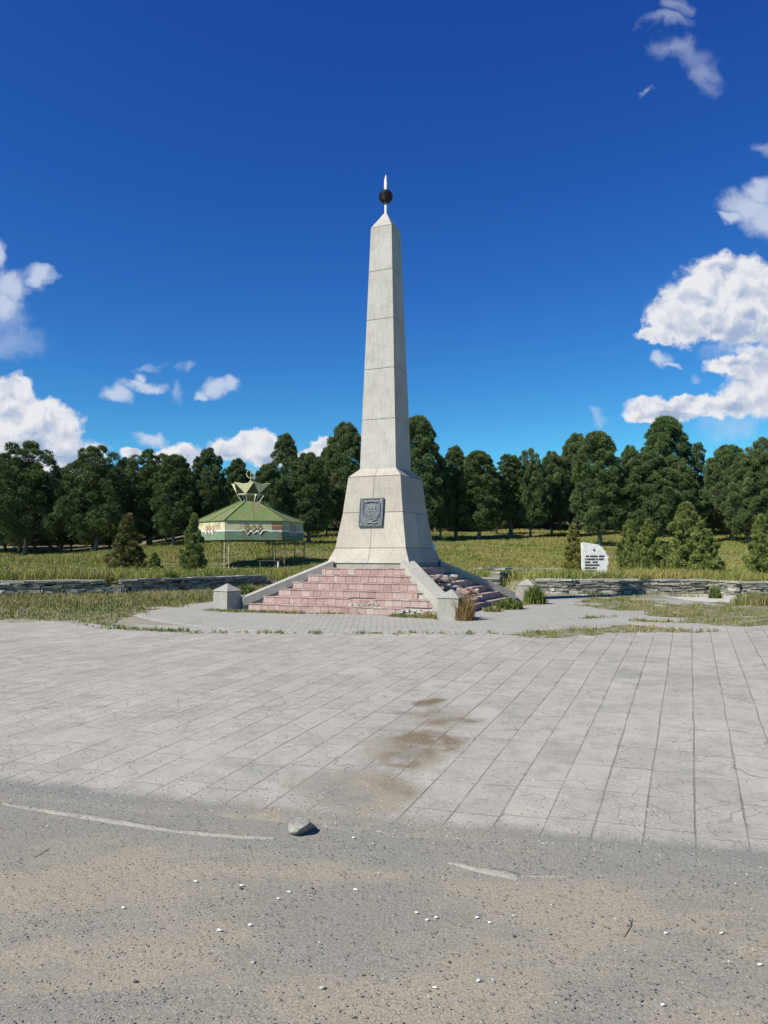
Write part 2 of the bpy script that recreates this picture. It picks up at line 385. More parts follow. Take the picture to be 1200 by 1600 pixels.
def f_plaza(t):
    v = t.obj(); uv = t.new('ShaderNodeUVMap').outputs[0]
    wob = t.noise(v, 1.3, 3, .5, col=True)
    uvw = t.vec('ADD', uv, t.vec('SCALE', t.vec('SUBTRACT', wob, (.5, .5, .5)), .026))
    s = t.new('ShaderNodeSeparateXYZ'); t.l.new(uvw, s.inputs[0])   # x: along lane (m), y: across (m)
    # lane joints
    fy = t.math('FRACT', t.math('DIVIDE', s.outputs[1], .257))
    dl = t.math('MULTIPLY', t.math('MINIMUM', fy, t.math('SUBTRACT', 1.0, fy)), .257)
    jn = t.noise(v, 3.0, 3, .6); jn2 = t.noise(v, 60, 3, .6)
    wid = t.step(jn, .3, .7, .0016, .0058)
    lane = t.step(t.math('DIVIDE', t.math('ADD', dl, t.math('MULTIPLY', t.math('SUBTRACT', jn2, .5), .008)), wid), 1.25, .75)
    # cross joints
    row = t.math('FLOOR', t.math('DIVIDE', s.outputs[1], .257))
    wn = t.new('ShaderNodeTexWhiteNoise', noise_dimensions='1D'); t.l.new(row, wn.inputs['W'])
    fx_ = t.math('ADD', t.math('DIVIDE', s.outputs[0], .50), t.math('MULTIPLY', wn.outputs['Value'], .30))
    fx = t.math('FRACT', fx_)
    dc = t.math('MULTIPLY', t.math('MINIMUM', fx, t.math('SUBTRACT', 1.0, fx)), .5)
    cross = t.step(t.math('ADD', dc, t.math('MULTIPLY', t.math('SUBTRACT', jn2, .5), .01)), .0065, .0025)
    # interlock curl inside each stone
    curl = t.math('MULTIPLY', t.math('SINE', t.math('MULTIPLY', fx_, 12.566)), .26)
    dcu = t.math('ABSOLUTE', t.math('SUBTRACT', t.math('SUBTRACT', fy, .5), curl))
    cu_ = t.math('MULTIPLY', t.step(dcu, .026, .008), t.step(jn, .42, .6))
    # per stone tone
    wn2 = t.new('ShaderNodeTexWhiteNoise', noise_dimensions='2D')
    cc = t.new('ShaderNodeCombineXYZ'); t.l.new(row, cc.inputs[0]); t.l.new(t.math('FLOOR', fx_), cc.inputs[1]); t.l.new(cc.outputs[0], wn2.inputs['Vector'])
    tone = wn2.outputs['Value']
    c = t.ramp(tone, [(0, (.278, .266, .238)), (.5, (.318, .303, .270)), (.92, (.34, .323, .287)), (1, (.245, .235, .212))])
    big = t.noise(v, .55, 5, .6); c = t.mix(t.step(big, .35, .7, 0, .6), c, (.36, .341, .302))
    med = t.noise(v, 5, 6, .7); c = t.mix(1.0, c, t.ramp(med, [(.28, (.76, .76, .77)), (.5, (1.0, 1.0, 1.0)), (.75, (1.12, 1.11, 1.08))]), 'MULTIPLY')
    fine = t.noise(v, 120, 3, .7); c = t.mix(1.0, c, t.ramp(fine, [(.25, (.72, .72, .73)), (.5, (1, 1, 1)), (.8, (1.22, 1.21, 1.18))]), 'MULTIPLY')
    mic = t.noise(v, 260, 2, .6); c = t.mix(1.0, c, t.ramp(mic, [(.3, (.80, .80, .79)), (.5, (1, 1, 1)), (.7, (1.16, 1.15, 1.12))]), 'MULTIPLY')
    pt_ = t.noise(v, 1.9, 6, .75); c = t.mix(t.step(pt_, .52, .66, 0, .45), c, (.215, .208, .19))
    # fine cracks
    ck = t.voro(t.vec('ADD', v, t.vec('SCALE', wob, .5)), 2.3, 'DISTANCE_TO_EDGE')
    crack = t.math('MULTIPLY', t.step(ck, .010, .003), t.step(t.noise(v, .9, 2, .5), .44, .56))
    c = t.mix(t.math('MULTIPLY', crack, .6), c, (.13, .125, .12))
    c = t.mix(t.math('MULTIPLY', cross, t.step(jn, .35, .6, .15, .75)), c, t.mix(t.step(t.noise(v, 2.2, 3, .6), .45, .6), (.17, .165, .155), (.47, .46, .43)))
    c = t.mix(t.math('MULTIPLY', cu_, .38), c, (.19, .185, .18))
    c = t.mix(t.math('MULTIPLY', lane, t.step(t.noise(v, 1.7, 4, .6), .3, .62, .25, .72)), c, (.15, .138, .12))
    dirt = t.attr('dirt'); dn = t.noise(v, 3.5, 6, .65)
    df = t.step(t.math('ADD', dirt, t.math('MULTIPLY', t.math('SUBTRACT', dn, .5), 1.1)), .30, .85)
    sand = t.mix(t.math('MULTIPLY', t.attr('tan'), t.step(dn, .35, .6)), (.190, .184, .168), (.255, .228, .18))
    sand = t.mix(1.0, sand, t.ramp(t.noise(v, 90, 4, .7), [(.25, (.6, .6, .6)), (.5, (1, 1, 1)), (.78, (1.4, 1.38, 1.3))]), 'MULTIPLY')
    c = t.mix(df, c, sand)
    c = t.mix(t.math('MULTIPLY', t.step(t.attr('stain'), .1, .7), t.step(dn, .35, .62, .25, 1)), c, (.155, .122, .082))
    s1, d1 = speck(t, v, 60, .93, .96); c = t.mix(t.math('MULTIPLY', s1, .7), c, (.5, .49, .46))
    s2, d2 = speck(t, v, 36, .94, .96); c = t.mix(t.math('MULTIPLY', s2, .6), c, (.11, .11, .11))
    h = t.math('SUBTRACT', t.math('ADD', t.math('MULTIPLY', fine, .3), t.math('ADD', t.math('MULTIPLY', med, .5), t.math('MULTIPLY', tone, .25))),
               t.math('MULTIPLY', t.math('SUBTRACT', 1.0, df), t.math('ADD', t.math('MULTIPLY', lane, 1.6), t.math('ADD', t.math('MULTIPLY', cross, .6), t.math('MULTIPLY', cu_, .4)))))
    return c, t.bump(h, .008, .9)
M_PLAZA = material('worn_grey_pavers', f_plaza, .9, spec=.2)

def f_ring(t):
    v = t.obj(); wob = t.noise(v, 2, 3, .5, col=True)
    vv = t.vec('ADD', v, t.vec('SCALE', wob, .03))
    b = t.new('ShaderNodeTexBrick'); t.put(b.inputs['Vector'], vv); b.offset = .5
    b.inputs['Scale'].default_value = 1; b.inputs['Brick Width'].default_value = .20; b.inputs['Row Height'].default_value = .10
    b.inputs['Mortar Size'].default_value = .010; b.inputs['Mortar Smooth'].default_value = .4
    b.inputs['Color1'].default_value = (.375, .36, .32, 1); b.inputs['Color2'].default_value = (.305, .292, .262, 1); b.inputs['Mortar'].default_value = (.19, .185, .17, 1)
    c = b.outputs['Color']
    big = t.noise(v, 1.2, 5, .65); c = t.mix(t.step(big, .35, .7, 0, .7), c, (.33, .32, .29))
    fine = t.noise(v, 70, 4, .7); c = t.mix(1.0, c, t.ramp(fine, [(.25, (.72, .72, .72)), (.5, (1, 1, 1)), (.8, (1.25, 1.24, 1.2))]), 'MULTIPLY')
    dirt = t.attr('dirt'); c = t.mix(t.step(t.math('ADD', dirt, t.math('MULTIPLY', t.math('SUBTRACT', big, .5), .8)), .4, .8), c, (.21, .19, .145))
    return c, t.bump(t.math('SUBTRACT', fine, t.math('MULTIPLY', b.outputs['Fac'], 1.2)), .008, .8)
M_RING = material('small_block_paving', f_ring, .92, spec=.2)

def sheet(name, x0, x1, y0, y1, d, keep, lift, mat, attrf, uv=False):
    xs = np.arange(x0, x1, d); ys = np.arange(y0, y1, d); X, Y = np.meshgrid(xs, ys); ny, nx = X.shape
    # keep the height linear between ground grid points so the sheets never dip under it
    m = keep(X, Y).astype(float)
    for _ in range(3):
        p = np.pad(m, 1, mode='edge'); m = (p[:-2, 1:-1] + p[2:, 1:-1] + p[1:-1, :-2] + p[1:-1, 2:] + 2 * m) / 6
    Z = gz(X, Y) - .016 + (lift + .016) * np.clip(m * 1.6, 0, 1)
    I = np.arange(nx * ny).reshape(ny, nx)
    F = np.stack([I[:-1, :-1], I[:-1, 1:], I[1:, 1:], I[1:, :-1]], -1).reshape(-1, 4)
    K = (m > .02).ravel(); F = F[K[F].all(1)]
    used = np.unique(F); mp = -np.ones(nx * ny, int); mp[used] = np.arange(len(used))
    V = np.stack([X, Y, Z], -1).reshape(-1, 3)[used]; F = mp[F]
    o = mesh_np(name, V, F, mat, attrs={k: f(V[:, 0], V[:, 1]) for k, f in attrf.items()}, smooth=True)
    if uv:
        me = o.data; u = me.uv_layers.new(name='UVMap'); ab = (MI @ V[:, :2].T).T
        li = np.empty(len(me.loops), np.int32); me.loops.foreach_get('vertex_index', li)
        # x: along the lane, y: across
        u.data.foreach_set('uv', np.stack([ab[li, 1], ab[li, 0]], -1).astype(np.float32).ravel())
    tag(o, kind='structure'); return o

def back_y(x): return np.interp(x, [-20, -7, -4.5, 0, 3.5, 5.5, 8, 20], [13.6, 13.3, 12.6, 13, 12.8, 12.9, 13.4, 13.6])
def ring_d(x, y): return np.hypot(x - RING_C[0], y - RING_C[1])
def keep_plaza(x, y):
    j = (fbm(x * 2.3, y * 2.3, 3) - .5)
    return (y > edge_y(x) + j * .22) & (y < back_y(x) + j * 1.0) & (ring_d(x, y) > RING_R + .02) & ~pmask(x, y, G_POLY[1:], .8)
def dirt_p(x, y):
    x = x + (fbm(x * 2, y * 2, 4) - .5) * .4
    e = 1 - sst(y - edge_y(x), .0, .5); c_ = ground_at_c
    a = 0
    for (cx, cy, rx, ry, k) in DIRT: a = np.maximum(a, k * np.exp(-(((x - cx) / rx) ** 2 + ((y - cy) / ry) ** 2)))
    return np.maximum(e, a)
ground_at_c = None
DIRT = []
for px, py, rpx, ry, k in ((560, 1240, 110, .55, .95), (630, 1175, 85, .65, .85), (690, 1125, 75, .45, .75), (500, 1290, 150, .3, .9), (905, 1215, 60, .25, .25)):
    p = ground_at(px, py); DIRT.append((p.x, p.y, rpx * p.y / 1200, ry, k))
STAIN = []
for px, py, rpx, ry, k in ((678, 1100, 20, .13, 1.3), (700, 1128, 44, .16, 1.0), (745, 1132, 18, .14, 1.1), (672, 1158, 56, .34, 1.0), (633, 1190, 36, .20, 1.1), (665, 1113, 34, .10, .8), (620, 1225, 30, .25, .5)):
    p = ground_at(px, py); STAIN.append((p.x, p.y, rpx * p.y / 1200, ry, k))
def stain_p(x, y):
    a = 0 * x; x = x + (fbm(x * 3, y * 3, 5) - .5) * .34; y = y + (fbm(x * 3 + 30, y * 3, 5) - .5) * .45
    for (cx, cy, rx, ry, k) in STAIN: a = np.maximum(a, k * np.exp(-(((x - cx) / rx) ** 2 + ((y - cy) / ry) ** 2)))
    return a
def tan_p(x, y):
    a = 0 * x
    for (cx, cy, rx, ry, k) in DIRT: a = np.maximum(a, np.exp(-(((x - cx) / rx / 1.4) ** 2 + ((y - cy) / ry / 1.4) ** 2)))
    return np.clip(a * 1.6, 0, 1)
sheet('paved_square', -22, 22, 2.2, 14.2, .05, keep_plaza, .010, M_PLAZA, {'dirt': dirt_p, 'stain': stain_p, 'tan': tan_p}, True)
def keep_ring(x, y):
    j = (fbm(x * 2.0 + 5, y * 2.0, 3) - .5)
    ext = (x > 2) & (x < 7.2) & (y > 12.4) & (y < 21)
    return ((ring_d(x, y) < RING_R - .02) | ext) & ~pmask(x, y, G_POLY, .9) & (y < 21.0 + j) & (y < wall_y(x) - .3) & (ring_d(x, y) < 8)
sheet('monument_apron', -6, 8, 11, 23, .05, keep_ring, .014, M_RING, {'dirt': lambda x, y: .35 * sst(y, 17, 20) + .4 * sst(x, 2.5, 5)})
p1, p2 = ground_at(800, 896), ground_at(838, 893)
def f_plain(a, b, sc=20, bd=.006):
    def f(t):
        v = t.obj(); n = t.noise(v, sc, 5, .65); n2 = t.noise(v, sc * .12, 4, .6)
        c = t.mix(t.step(t.math('ADD', t.math('MULTIPLY', n, .6), t.math('MULTIPLY', n2, .4)), .35, .65), a, b)
        return c, t.bump(n, bd, .7)
    return f
M_KERB = material('crumbled_concrete', f_plain((.20, .19, .165), (.31, .295, .26), 45, .010), .95)

# broken kerb along the near edge of the square
mb = MB(); segs = [(0, 1258), (60, 1267), (130, 1276), (200, 1288), (270, 1299), (320, 1305), (380, 1309), (430, 1313)]
segs2 = [(700, 1351), (740, 1359), (775, 1364), (805, 1371), (850, 1372), (895, 1375)]
def strip(poly_px, w0, w1, name, shape=None):
    pts = [ground_at(*p) for p in poly_px]; V = []; n = 150
    xs_ = np.array([p.x for p in pts]); ys_ = np.array([p.y for p in pts])
    xx = np.linspace(xs_[0], xs_[-1], n); yc = np.interp(xx, xs_, ys_)
    wd = np.maximum(w0 + (w1 - w0) * fbm(xx * 4.1 + 3, xx * 0 + 2, 3), .008) * np.minimum(1, np.minimum(np.arange(n), np.arange(n)[::-1]) / 5 + .15)
    if shape is not None: wd = np.interp(np.linspace(0, 1, n), shape[0], shape[1]) * (.7 + .6 * fbm(xx * 14, xx * 0 + 7, 3))
    rows = []
    for k, (o_, z_) in enumerate(((-1.3, -.015), (-1, .004), (0, .009), (1, .004), (1.3, -.015))):
        y_ = yc + o_ * wd / 2 + (fbm(xx * 9 + k, xx * 0 + k * 3.3, 2) - .5) * .025
        z = gz(xx, y_) + z_ + (fbm(xx * 12, y_ * 12 + k, 2) - .5) * .008
        rows.append(np.stack([xx, y_, z], -1))
    V = np.concatenate(rows); I = np.arange(5 * n).reshape(5, n)
    F = np.stack([I[:-1, :-1], I[:-1, 1:], I[1:, 1:], I[1:, :-1]], -1).reshape(-1, 4)
    return tag(mesh_np(name, V, F, M_KERB), kind='structure')
strip(segs, -.02, .075, 'kerb'); strip(segs2, -.02, .20, 'kerb', ([0, .15, .3, .5, .58, .62, 1], [.006, .03, .07, .10, .03, .02, .006]))

# ------------------------------------------------------------------ gravel and litter on the dirt
def stones_np(n, fx, size, name, mat):
    base = bmesh.new(); bmesh.ops.create_icosphere(base, subdivisions=1, radius=1); bv = np.array([v.co[:] for v in base.verts]); bf = np.array([[v.index for v in f.verts] for f in base.faces]); base.free()
    x, y = fx(n); n = len(x); s = size(n)
    V = bv[None] * (1 + (RNG.random((n, len(bv), 1)) - .5) * .5) * np.stack([s, s * RNG.uniform(.6, 1, n), s * RNG.uniform(.4, .7, n)], -1)[:, None]
    a = RNG.uniform(0, 6.28, n); ca, sa = np.cos(a)[:, None], np.sin(a)[:, None]
    V = np.stack([V[..., 0] * ca - V[..., 1] * sa, V[..., 0] * sa + V[..., 1] * ca, V[..., 2]], -1)
    V += np.stack([x, y, gz(x, y) + .012 + s * .2], -1)[:, None]
    F = bf[None] + (np.arange(n) * len(bv))[:, None, None]
    return tag(mesh_np(name, V.reshape(-1, 3), F.reshape(-1, 3), mat), kind='stuff')
def f_stone(t):
    r = t.new('ShaderNodeNewGeometry').outputs['Random Per Island']
    return t.ramp(r, [(0, (.17, .163, .148)), (.4, (.21, .20, .175)), (.75, (.27, .255, .22)), (.95, (.36, .345, .31)), (1, (.62, .60, .56))]), None
M_PEB = material('mixed_pebbles', f_stone, .9)
def near_xy(n):
    y = 2.0 + 4.2 * RNG.random(n) ** 1.2; x = (RNG.random(n) - .5) * (y * 1.25 + 1.0)
    k = (y < edge_y(x) + .25 - .9 * (RNG.random(n) ** 3) * -1) & (fbm(x * 1.1, y * 2, 3) + RNG.random(n) * .5 > .62)
    return x[k], y[k]
o = stones_np(38000, near_xy, lambda n: .0014 + .0042 * RNG.random(n) ** 4, 'gravel', M_PEB)
o['label'] = 'fine grey gravel strewn over the dusty ground'; o['category'] = 'gravel'

M_BUTT = material('white_scrap', f_plain((.70, .68, .62), (.82, .80, .76), 30), .8)
lit = [(193, 1421), (306, 1381), (452, 1397), (435, 1407), (378, 1388), (343, 1459), (391, 1450), (556, 1394), (651, 1430), (668, 1440), (682, 1436), (765, 1444), (746, 1437), (1041, 1462), (1128, 1462), (1188, 1513), (1036, 1575), (1012, 1268), (680, 1546), (553, 1311), (748, 1540)]
for i, (px, py) in enumerate(lit):
    p = ground_at(px, py); mb = MB()
    a = random.uniform(-.5, .5); L = random.uniform(.012, .022); d = Vector((math.cos(a), math.sin(a), 0)) * L / 2
    r = random.uniform(.0028, .004)
    mb.tube([p - d + Vector((0, 0, r + .003)), p + Vector((0, 0, r + .004)), p + d + Vector((0, 0, r + .003))], [r, r * 1.1, r], 8)
    tag(mb.build('cigarette_butt', M_BUTT, smooth=True), 'tiny white butt or scrap of litter lying on the dusty gravel', 'litter', 'white scraps of litter on the dirt')

def rock(name, loc, dims, mat, seed=0, sub=4, rough=.12, cuts=16, rz=0):
    rnd = random.Random(seed); bm = bmesh.new(); bmesh.ops.create_icosphere(bm, subdivisions=sub, radius=1)
    pl = [(Vector((rnd.gauss(0, 1), rnd.gauss(0, 1), rnd.gauss(0, .8))).normalized(), rnd.uniform(.45, .8)) for _ in range(cuts)]
    for v in bm.verts:
        for n, d in pl:
            e = v.co.dot(n) - d
            if e > 0: v.co -= n * e
        q = v.co * 5; v.co *= 1 + rough * .12 * math.sin(q.x * 2 + seed) * math.sin(q.y * 2.3) * math.sin(q.z * 1.9 + 1)
    for v in bm.verts: v.co = Vector((v.co.x * dims[0] / 2 / .8, v.co.y * dims[1] / 2 / .8, v.co.z * dims[2] / 2 / .8))
    zmin = min(v.co.z for v in bm.verts)
    for v in bm.verts: v.co.z -= zmin * .85
    me = bpy.data.meshes.new(name); bm.to_mesh(me); bm.free(); me.materials.append(mat)
    o = bpy.data.objects.new(name, me); S.collection.objects.link(o); o.location = loc; o.rotation_euler.z = rz
    return o
M_ROCK = material('grey_rock', f_plain((.17, .165, .15), (.30, .29, .265), 30, .02), .9)
p = ground_at(470, 1306)
tag(rock('rock', (p.x, p.y + .05, p.z), (.175, .13, .072), M_ROCK, 5, 3, rough=.5, cuts=11), 'fist sized grey angular rock lying on the dirt beside the paving edge', 'rock')
M_DARKROCK = material('dark_pebble', f_plain((.06, .06, .06), (.12, .12, .115), 60), .85)
M_PALEROCK = material('pale_pebble', f_plain((.34, .32, .28), (.46, .44, .39), 60), .85)
for i, (px, py, s, mt) in enumerate([(488, 1388 + 2, .022, 0), (211, 1538, .024, 0), (1168 - 600, 1528, .018, 0), (702, 1506, .02, 0), (803, 1466, .022, 0), (461, 1248, .03, 0), (970, 1356, .016, 0), (376, 1389, .03, 0), (982, 1452 - 4, .02, 0),
                                     (395, 1507, .026, 1), (503, 1549, .028, 1), (803, 1435, .022, 1), (977, 1488, .016, 1), (870, 1573, .014, 1), (1160, 1486, .014, 1), (1112, 1262, .02, 1)]):
    p = ground_at(px, py)
    tag(rock('pebble', p, (s * .8, s * .65, s * .45), (M_DARKROCK, M_PALEROCK)[mt], 20 + i, 2),
        ('small dark pebble lying loose on the foreground ground', 'small pale pebble lying loose on the foreground ground')[mt], 'pebble', ('dark pebbles on the ground', 'pale pebbles on the ground')[mt])
M_TWIG = material('dry_twig', f_plain((.20, .15, .11), (.30, .24, .18), 40), .9)
for a_, b_, l in (((975, 1466), (988, 1438), 'thin reddish twig lying on the gravel at right'), ((54, 1342), (76, 1328), 'thin pale twig lying on the gravel at left')):
    pa, pb = ground_at(*a_), ground_at(*b_); mb = MB(); m_ = (pa + pb) / 2 + Vector((.01, .004, .006))
    mb.tube([pa + Vector((0, 0, .003)), m_, pb + Vector((0, 0, .004))], [.0022, .002, .001], 6)
    tag(mb.build('twig', M_TWIG, smooth=True), l, 'twig')

# ------------------------------------------------------------------ monument
Q0 = 1.2345 - .745
def f_conc(t, tint=(.405, .372, .328), joints=True):
    v = t.obj()
    st = t.noise(t.vec('MULTIPLY', v, (6, 6, .9)), 3.0, 6, .65)
    big = t.noise(v, 1.6, 5, .6); fine = t.noise(v, 38, 4, .65)
    a = tuple(x * .84 for x in tint); b = tuple(min(1, x * 1.12) for x in tint)
    c = t.mix(t.step(t.math('ADD', t.math('MULTIPLY', st, .55), t.math('MULTIPLY', big, .45)), .36, .64), a, b)
    c = t.mix(t.step(st, .54, .68, 0, .55), c, tuple(x * f for x, f in zip(tint, (.74, .70, .64))))
    c = t.mix(t.step(t.noise(v, 9, 5, .7), .58, .72, 0, .6), c, (.24, .225, .20))
    c = t.mix(t.step(t.noise(t.vec('MULTIPLY', v, (1, 1, 5)), 4.5, 5, .7), .55, .68, 0, .35), c, (.27, .245, .205))
    c = t.mix(1.0, c, t.ramp(fine, [(.3, (.86, .86, .86)), (.55, (1, 1, 1)), (.75, (1.08, 1.08, 1.08))]), 'MULTIPLY')
    h = t.math('ADD', t.math('MULTIPLY', fine, .6), t.math('MULTIPLY', st, 1.0))
    if joints:
        s = t.new('ShaderNodeSeparateXYZ'); t.l.new(v, s.inputs[0])
        m = t.math('MINIMUM', t.math('ABSOLUTE', t.math('ADD', s.outputs[0], -.015)), t.math('ABSOLUTE', s.outputs[1]))
        j = t.math('MULTIPLY', t.step(m, .011, .005), t.step(t.noise(v, 6, 2, .5), .25, .5, .5, 1.0))
        q = t.new('ShaderNodeCombineXYZ'); t.l.new(t.math('FLOOR', t.math('DIVIDE', t.math('SUBTRACT', s.outputs[2], Q0), .745)), q.inputs[0]); t.l.new(t.math('SIGN', s.outputs[0]), q.inputs[1]); t.l.new(t.math('SIGN', s.outputs[1]), q.inputs[2])
        wq = t.new('ShaderNodeTexWhiteNoise', noise_dimensions='3D'); t.l.new(q.outputs[0], wq.inputs['Vector'])
        c = t.mix(1.0, c, t.ramp(wq.outputs['Value'], [(0, (.88, .87, .86)), (1, (1.06, 1.05, 1.03))]), 'MULTIPLY')
        c = t.mix(t.math('MULTIPLY', j, .55), c, (.14, .13, .12)); h = t.math('SUBTRACT', h, t.math('MULTIPLY', j, 2.0))
    return c, t.bump(h, .008, .7)
M_PED = material('weathered_pale_concrete', lambda t: f_conc(t), .88)
M_SHAFT = material('pale_grey_concrete', lambda t: f_conc(t, (.395, .372, .343), False), .88)
M_COPE = material('grey_concrete_coping', lambda t: f_conc(t, (.30, .29, .265), False), .9)
M_COPE2 = material('lighter_coping_stone', lambda t: f_conc(t, (.36, .345, .31), False), .9)
M_GROOVE = material('dark_joint', lambda t: ((.20, .18, .16), None), .95)
def f_pink(t):
    r = t.new('ShaderNodeNewGeometry').outputs['Random Per Island']; v = t.obj()
    c = t.ramp(r, [(0, (.275, .18, .168)), (.25, (.335, .225, .208)), (.55, (.375, .265, .245)), (.8, (.32, .21, .195)), (1, (.42, .345, .315))])
    n = t.noise(v, 14, 5, .7); c = t.mix(t.step(n, .5, .72, 0, .75), c, (.44, .38, .345))
    c = t.mix(t.step(t.noise(v, 22, 5, .75), .54, .70, 0, .6), c, (.22, .15, .125))
    s = t.new('ShaderNodeSeparateXYZ'); t.l.new(v, s.inputs[0])
    rib = t.math('SINE', t.math('MULTIPLY', t.math('ADD', s.outputs[0], s.outputs[1]), 150))
    return c, t.bump(t.math('ADD', t.math('MULTIPLY', n, 1.5), t.math('MULTIPLY', rib, .25)), .006, .8)
M_PINK = material('pink_tile', f_pink, .82)
M_CORE = material('step_mortar', f_plain((.30, .27, .25), (.46, .43, .40), 22, .01), .95)

mon = empty('obelisk_monument', MON, MROT)
tag(mon, 'tall pale concrete obelisk on pink tiled steps, dark ball and spike on top', 'monument')
def zl(py, d): return at(600, py, d).z - MON[2]
Zp = [zl(880, 15.27), zl(856, 15.4), zl(799.4, 15.6), zl(742, 15.7), zl(731, 15.95)]
ZB, ZA = zl(351, 16.2), zl(334, 16.5)
G = .008
def groove(prof, z, h, d=.010, g=.006): prof += [(h, z - g), (h - d, z - g + .001), (h - d, z + g - .001), (h, z + g)]
mb = MB()
prof = [(.93, Zp[0])]; groove(prof, Zp[1], .80); groove(prof, Zp[2], .685); groove(prof, Zp[3], .60); prof += [(.425, Zp[4])]
mb.rings(prof)
for i, f in enumerate(mb.f):   # grooves dark
    zs = [mb.v[k][2] for k in f]
    if 0.0015 < max(zs) - min(zs) < .018 and len(f) == 4: mb.m[i] = 1
mb.build('pedestal', [M_PED, M_GROOVE], mon)
mb = MB(); prof = [(.418, Zp[4] - .02)]
H_ = lambda z: .418 + (.245 - .418) * (z - Zp[4]) / (ZB - Zp[4])
for py in (654, 574, 495.5, 418):
    z = zl(py, 16.1); groove(prof, z, H_(z), .008, .006)
groove(prof, ZB, .245, .007, .005); prof += [(.03, ZA)]
mb.rings(prof)
for i, f in enumerate(mb.f):
    zs = [mb.v[k][2] for k in f]
    if 0.0015 < max(zs) - min(zs) < .0175 and len(f) == 4: mb.m[i] = 1
mb.build('shaft', [M_SHAFT, M_GROOVE], mon)
mb = MB(); mb.rings([(.905, .80), (.905, Zp[0] - .002)]); mb.build('plinth', M_COPE, mon)
# finial
M_STEEL = material('polished_steel', lambda t: ((.42, .40, .36), None), .6, .25)
M_IRON = material('dark_ribbed_iron', lambda t: ((.035, .035, .04), None), .42, .6)
fin = MB(); zr0 = ZA - .03; zs_ = zl(307.5, 16.5); rs = .148; zt = zl(273, 16.5)
fin.rings([(.023, zr0), (.023, zs_ - .1)])
fino = fin.build('finial_rod', M_STEEL, mon, smooth=False)
sp = MB(); sp.rings([(.024, zs_ + .1), (.030, zs_ + .2), (.028, zt - .14), (.002, zt)]); sp.build('spike', M_STEEL, mon)
bl = MB(); pr = []
nr = 9
for k in range(nr):
    for q in range(6):
        ph = (k + q / 6) / nr; th = -math.pi / 2 + math.pi * ph
        pr.append((max(.012, rs * math.cos(th) * (.86 + .16 * math.sin(math.pi * q / 6)) + .008), zs_ + rs * math.sin(th)))
bl.rings(pr, n=28, off=0); bl.build('ball', M_IRON, mon)

# steps: six, clad in individual tiles
RISE = .83 / 6; S0 = 2.2; TR = .212
def clad_step(k):
    s = S0 - TR * k; z0 = RISE * k; z1 = z0 + RISE; mb = MB(); inner = s - TR - .06
    mb.rings([(s - .022, -.05 if k == 0 else z0 - .01), (s - .022, z1 - .022)], 1)
    rnd = random.Random(40 + k)
    for side in range(4):
        rot = Matrix.Rotation(side * math.pi / 2, 3, 'Z')
        x = -s + .02
        first = rnd.uniform(.08, .17); w_ = first
        while x < s - .03:
            w_ = min(w_, s - .01 - x); mid = x + w_ / 2
            skip = False
            if side == 0:
                if k == 0 and mid > 1.28: skip = True
                if k == 1 and .55 < mid < .75 and False: skip = True
                if k == 2 and mid > 1.50: skip = True
            if side == 1:   # the crumbled right flank
                if k in (2, 3, 4) and -1.1 < mid < .5 and rnd.random() < (.85 if mid < -.2 else .5): skip = True
                if rnd.random() < .05: skip = True
            if side in (2, 3) and rnd.random() < .08: skip = True
            if not skip:
                t_ = rnd.uniform(-.003, .005)
                p = rot @ Vector((mid, -(s - .011 + t_ / 2), 0))
                mb.box((p.x, p.y, (z0 + z1 - .02) / 2), (w_ - .006, .022 + t_, RISE - .026), rz=side * math.pi / 2, jit=.0018)
            x += w_; w_ = rnd.choice([.17, .17, .175, .165, .085])
        x = -s + .005; w_ = rnd.uniform(.1, .2)
        while x < s - .02:
            w_ = min(w_, s - x); mid = x + w_ / 2
            skip = (side == 0 and ((k == 0 and mid > 1.3) or (k == 2 and mid > 1.62) or (k == 1 and .2 < mid < .7))) or (side == 1 and k in (2, 3, 4) and -1.2 < mid < .5 and rnd.random() < .8) or (side > 1 and rnd.random() < .08)
            if not skip:
                d_ = TR + .035; p = rot @ Vector((mid, -(s - d_ / 2 + .012), 0))
                mb.box((p.x, p.y, z1 - .010 + rnd.uniform(-.003, .003)), (w_ - .005, d_, .020), rz=side * math.pi / 2, jit=.002)
            x += w_; w_ = rnd.choice([.2, .2, .205, .12])
    return mb.build('step', [M_PINK, M_CORE], mon)
for k in range(6): clad_step(k)
# crumbled mortar lumps where tiles are gone
mb = MB(); rnd = random.Random(3)
for i in range(70):
    x = rnd.uniform(1.25, 2.1); mb.box((x, -(S0 - .02 + rnd.uniform(-.03, .03)), rnd.uniform(.0, .11)), (rnd.uniform(.03, .12), rnd.uniform(.03, .07), rnd.uniform(.02, .05)), rz=rnd.uniform(-.3, .3), jit=.012)
M_LUMP = material('whitish_mortar_lumps', f_plain((.32, .295, .26), (.46, .43, .385), 30, .01), .95)
mb.build('exposed_mortar', M_LUMP, mon); mb = MB()
for i in range(46):
    x = rnd.uniform(.15, .75); mb.box((x, -(S0 - TR - .01 + rnd.uniform(-.04, .03)), RISE * 1.0 + rnd.uniform(.0, .05)), (rnd.uniform(.03, .1), rnd.uniform(.03, .06), rnd.uniform(.01, .03)), rz=rnd.uniform(-.3, .3), jit=.01)
mb.build('exposed_mortar', M_LUMP, mon)
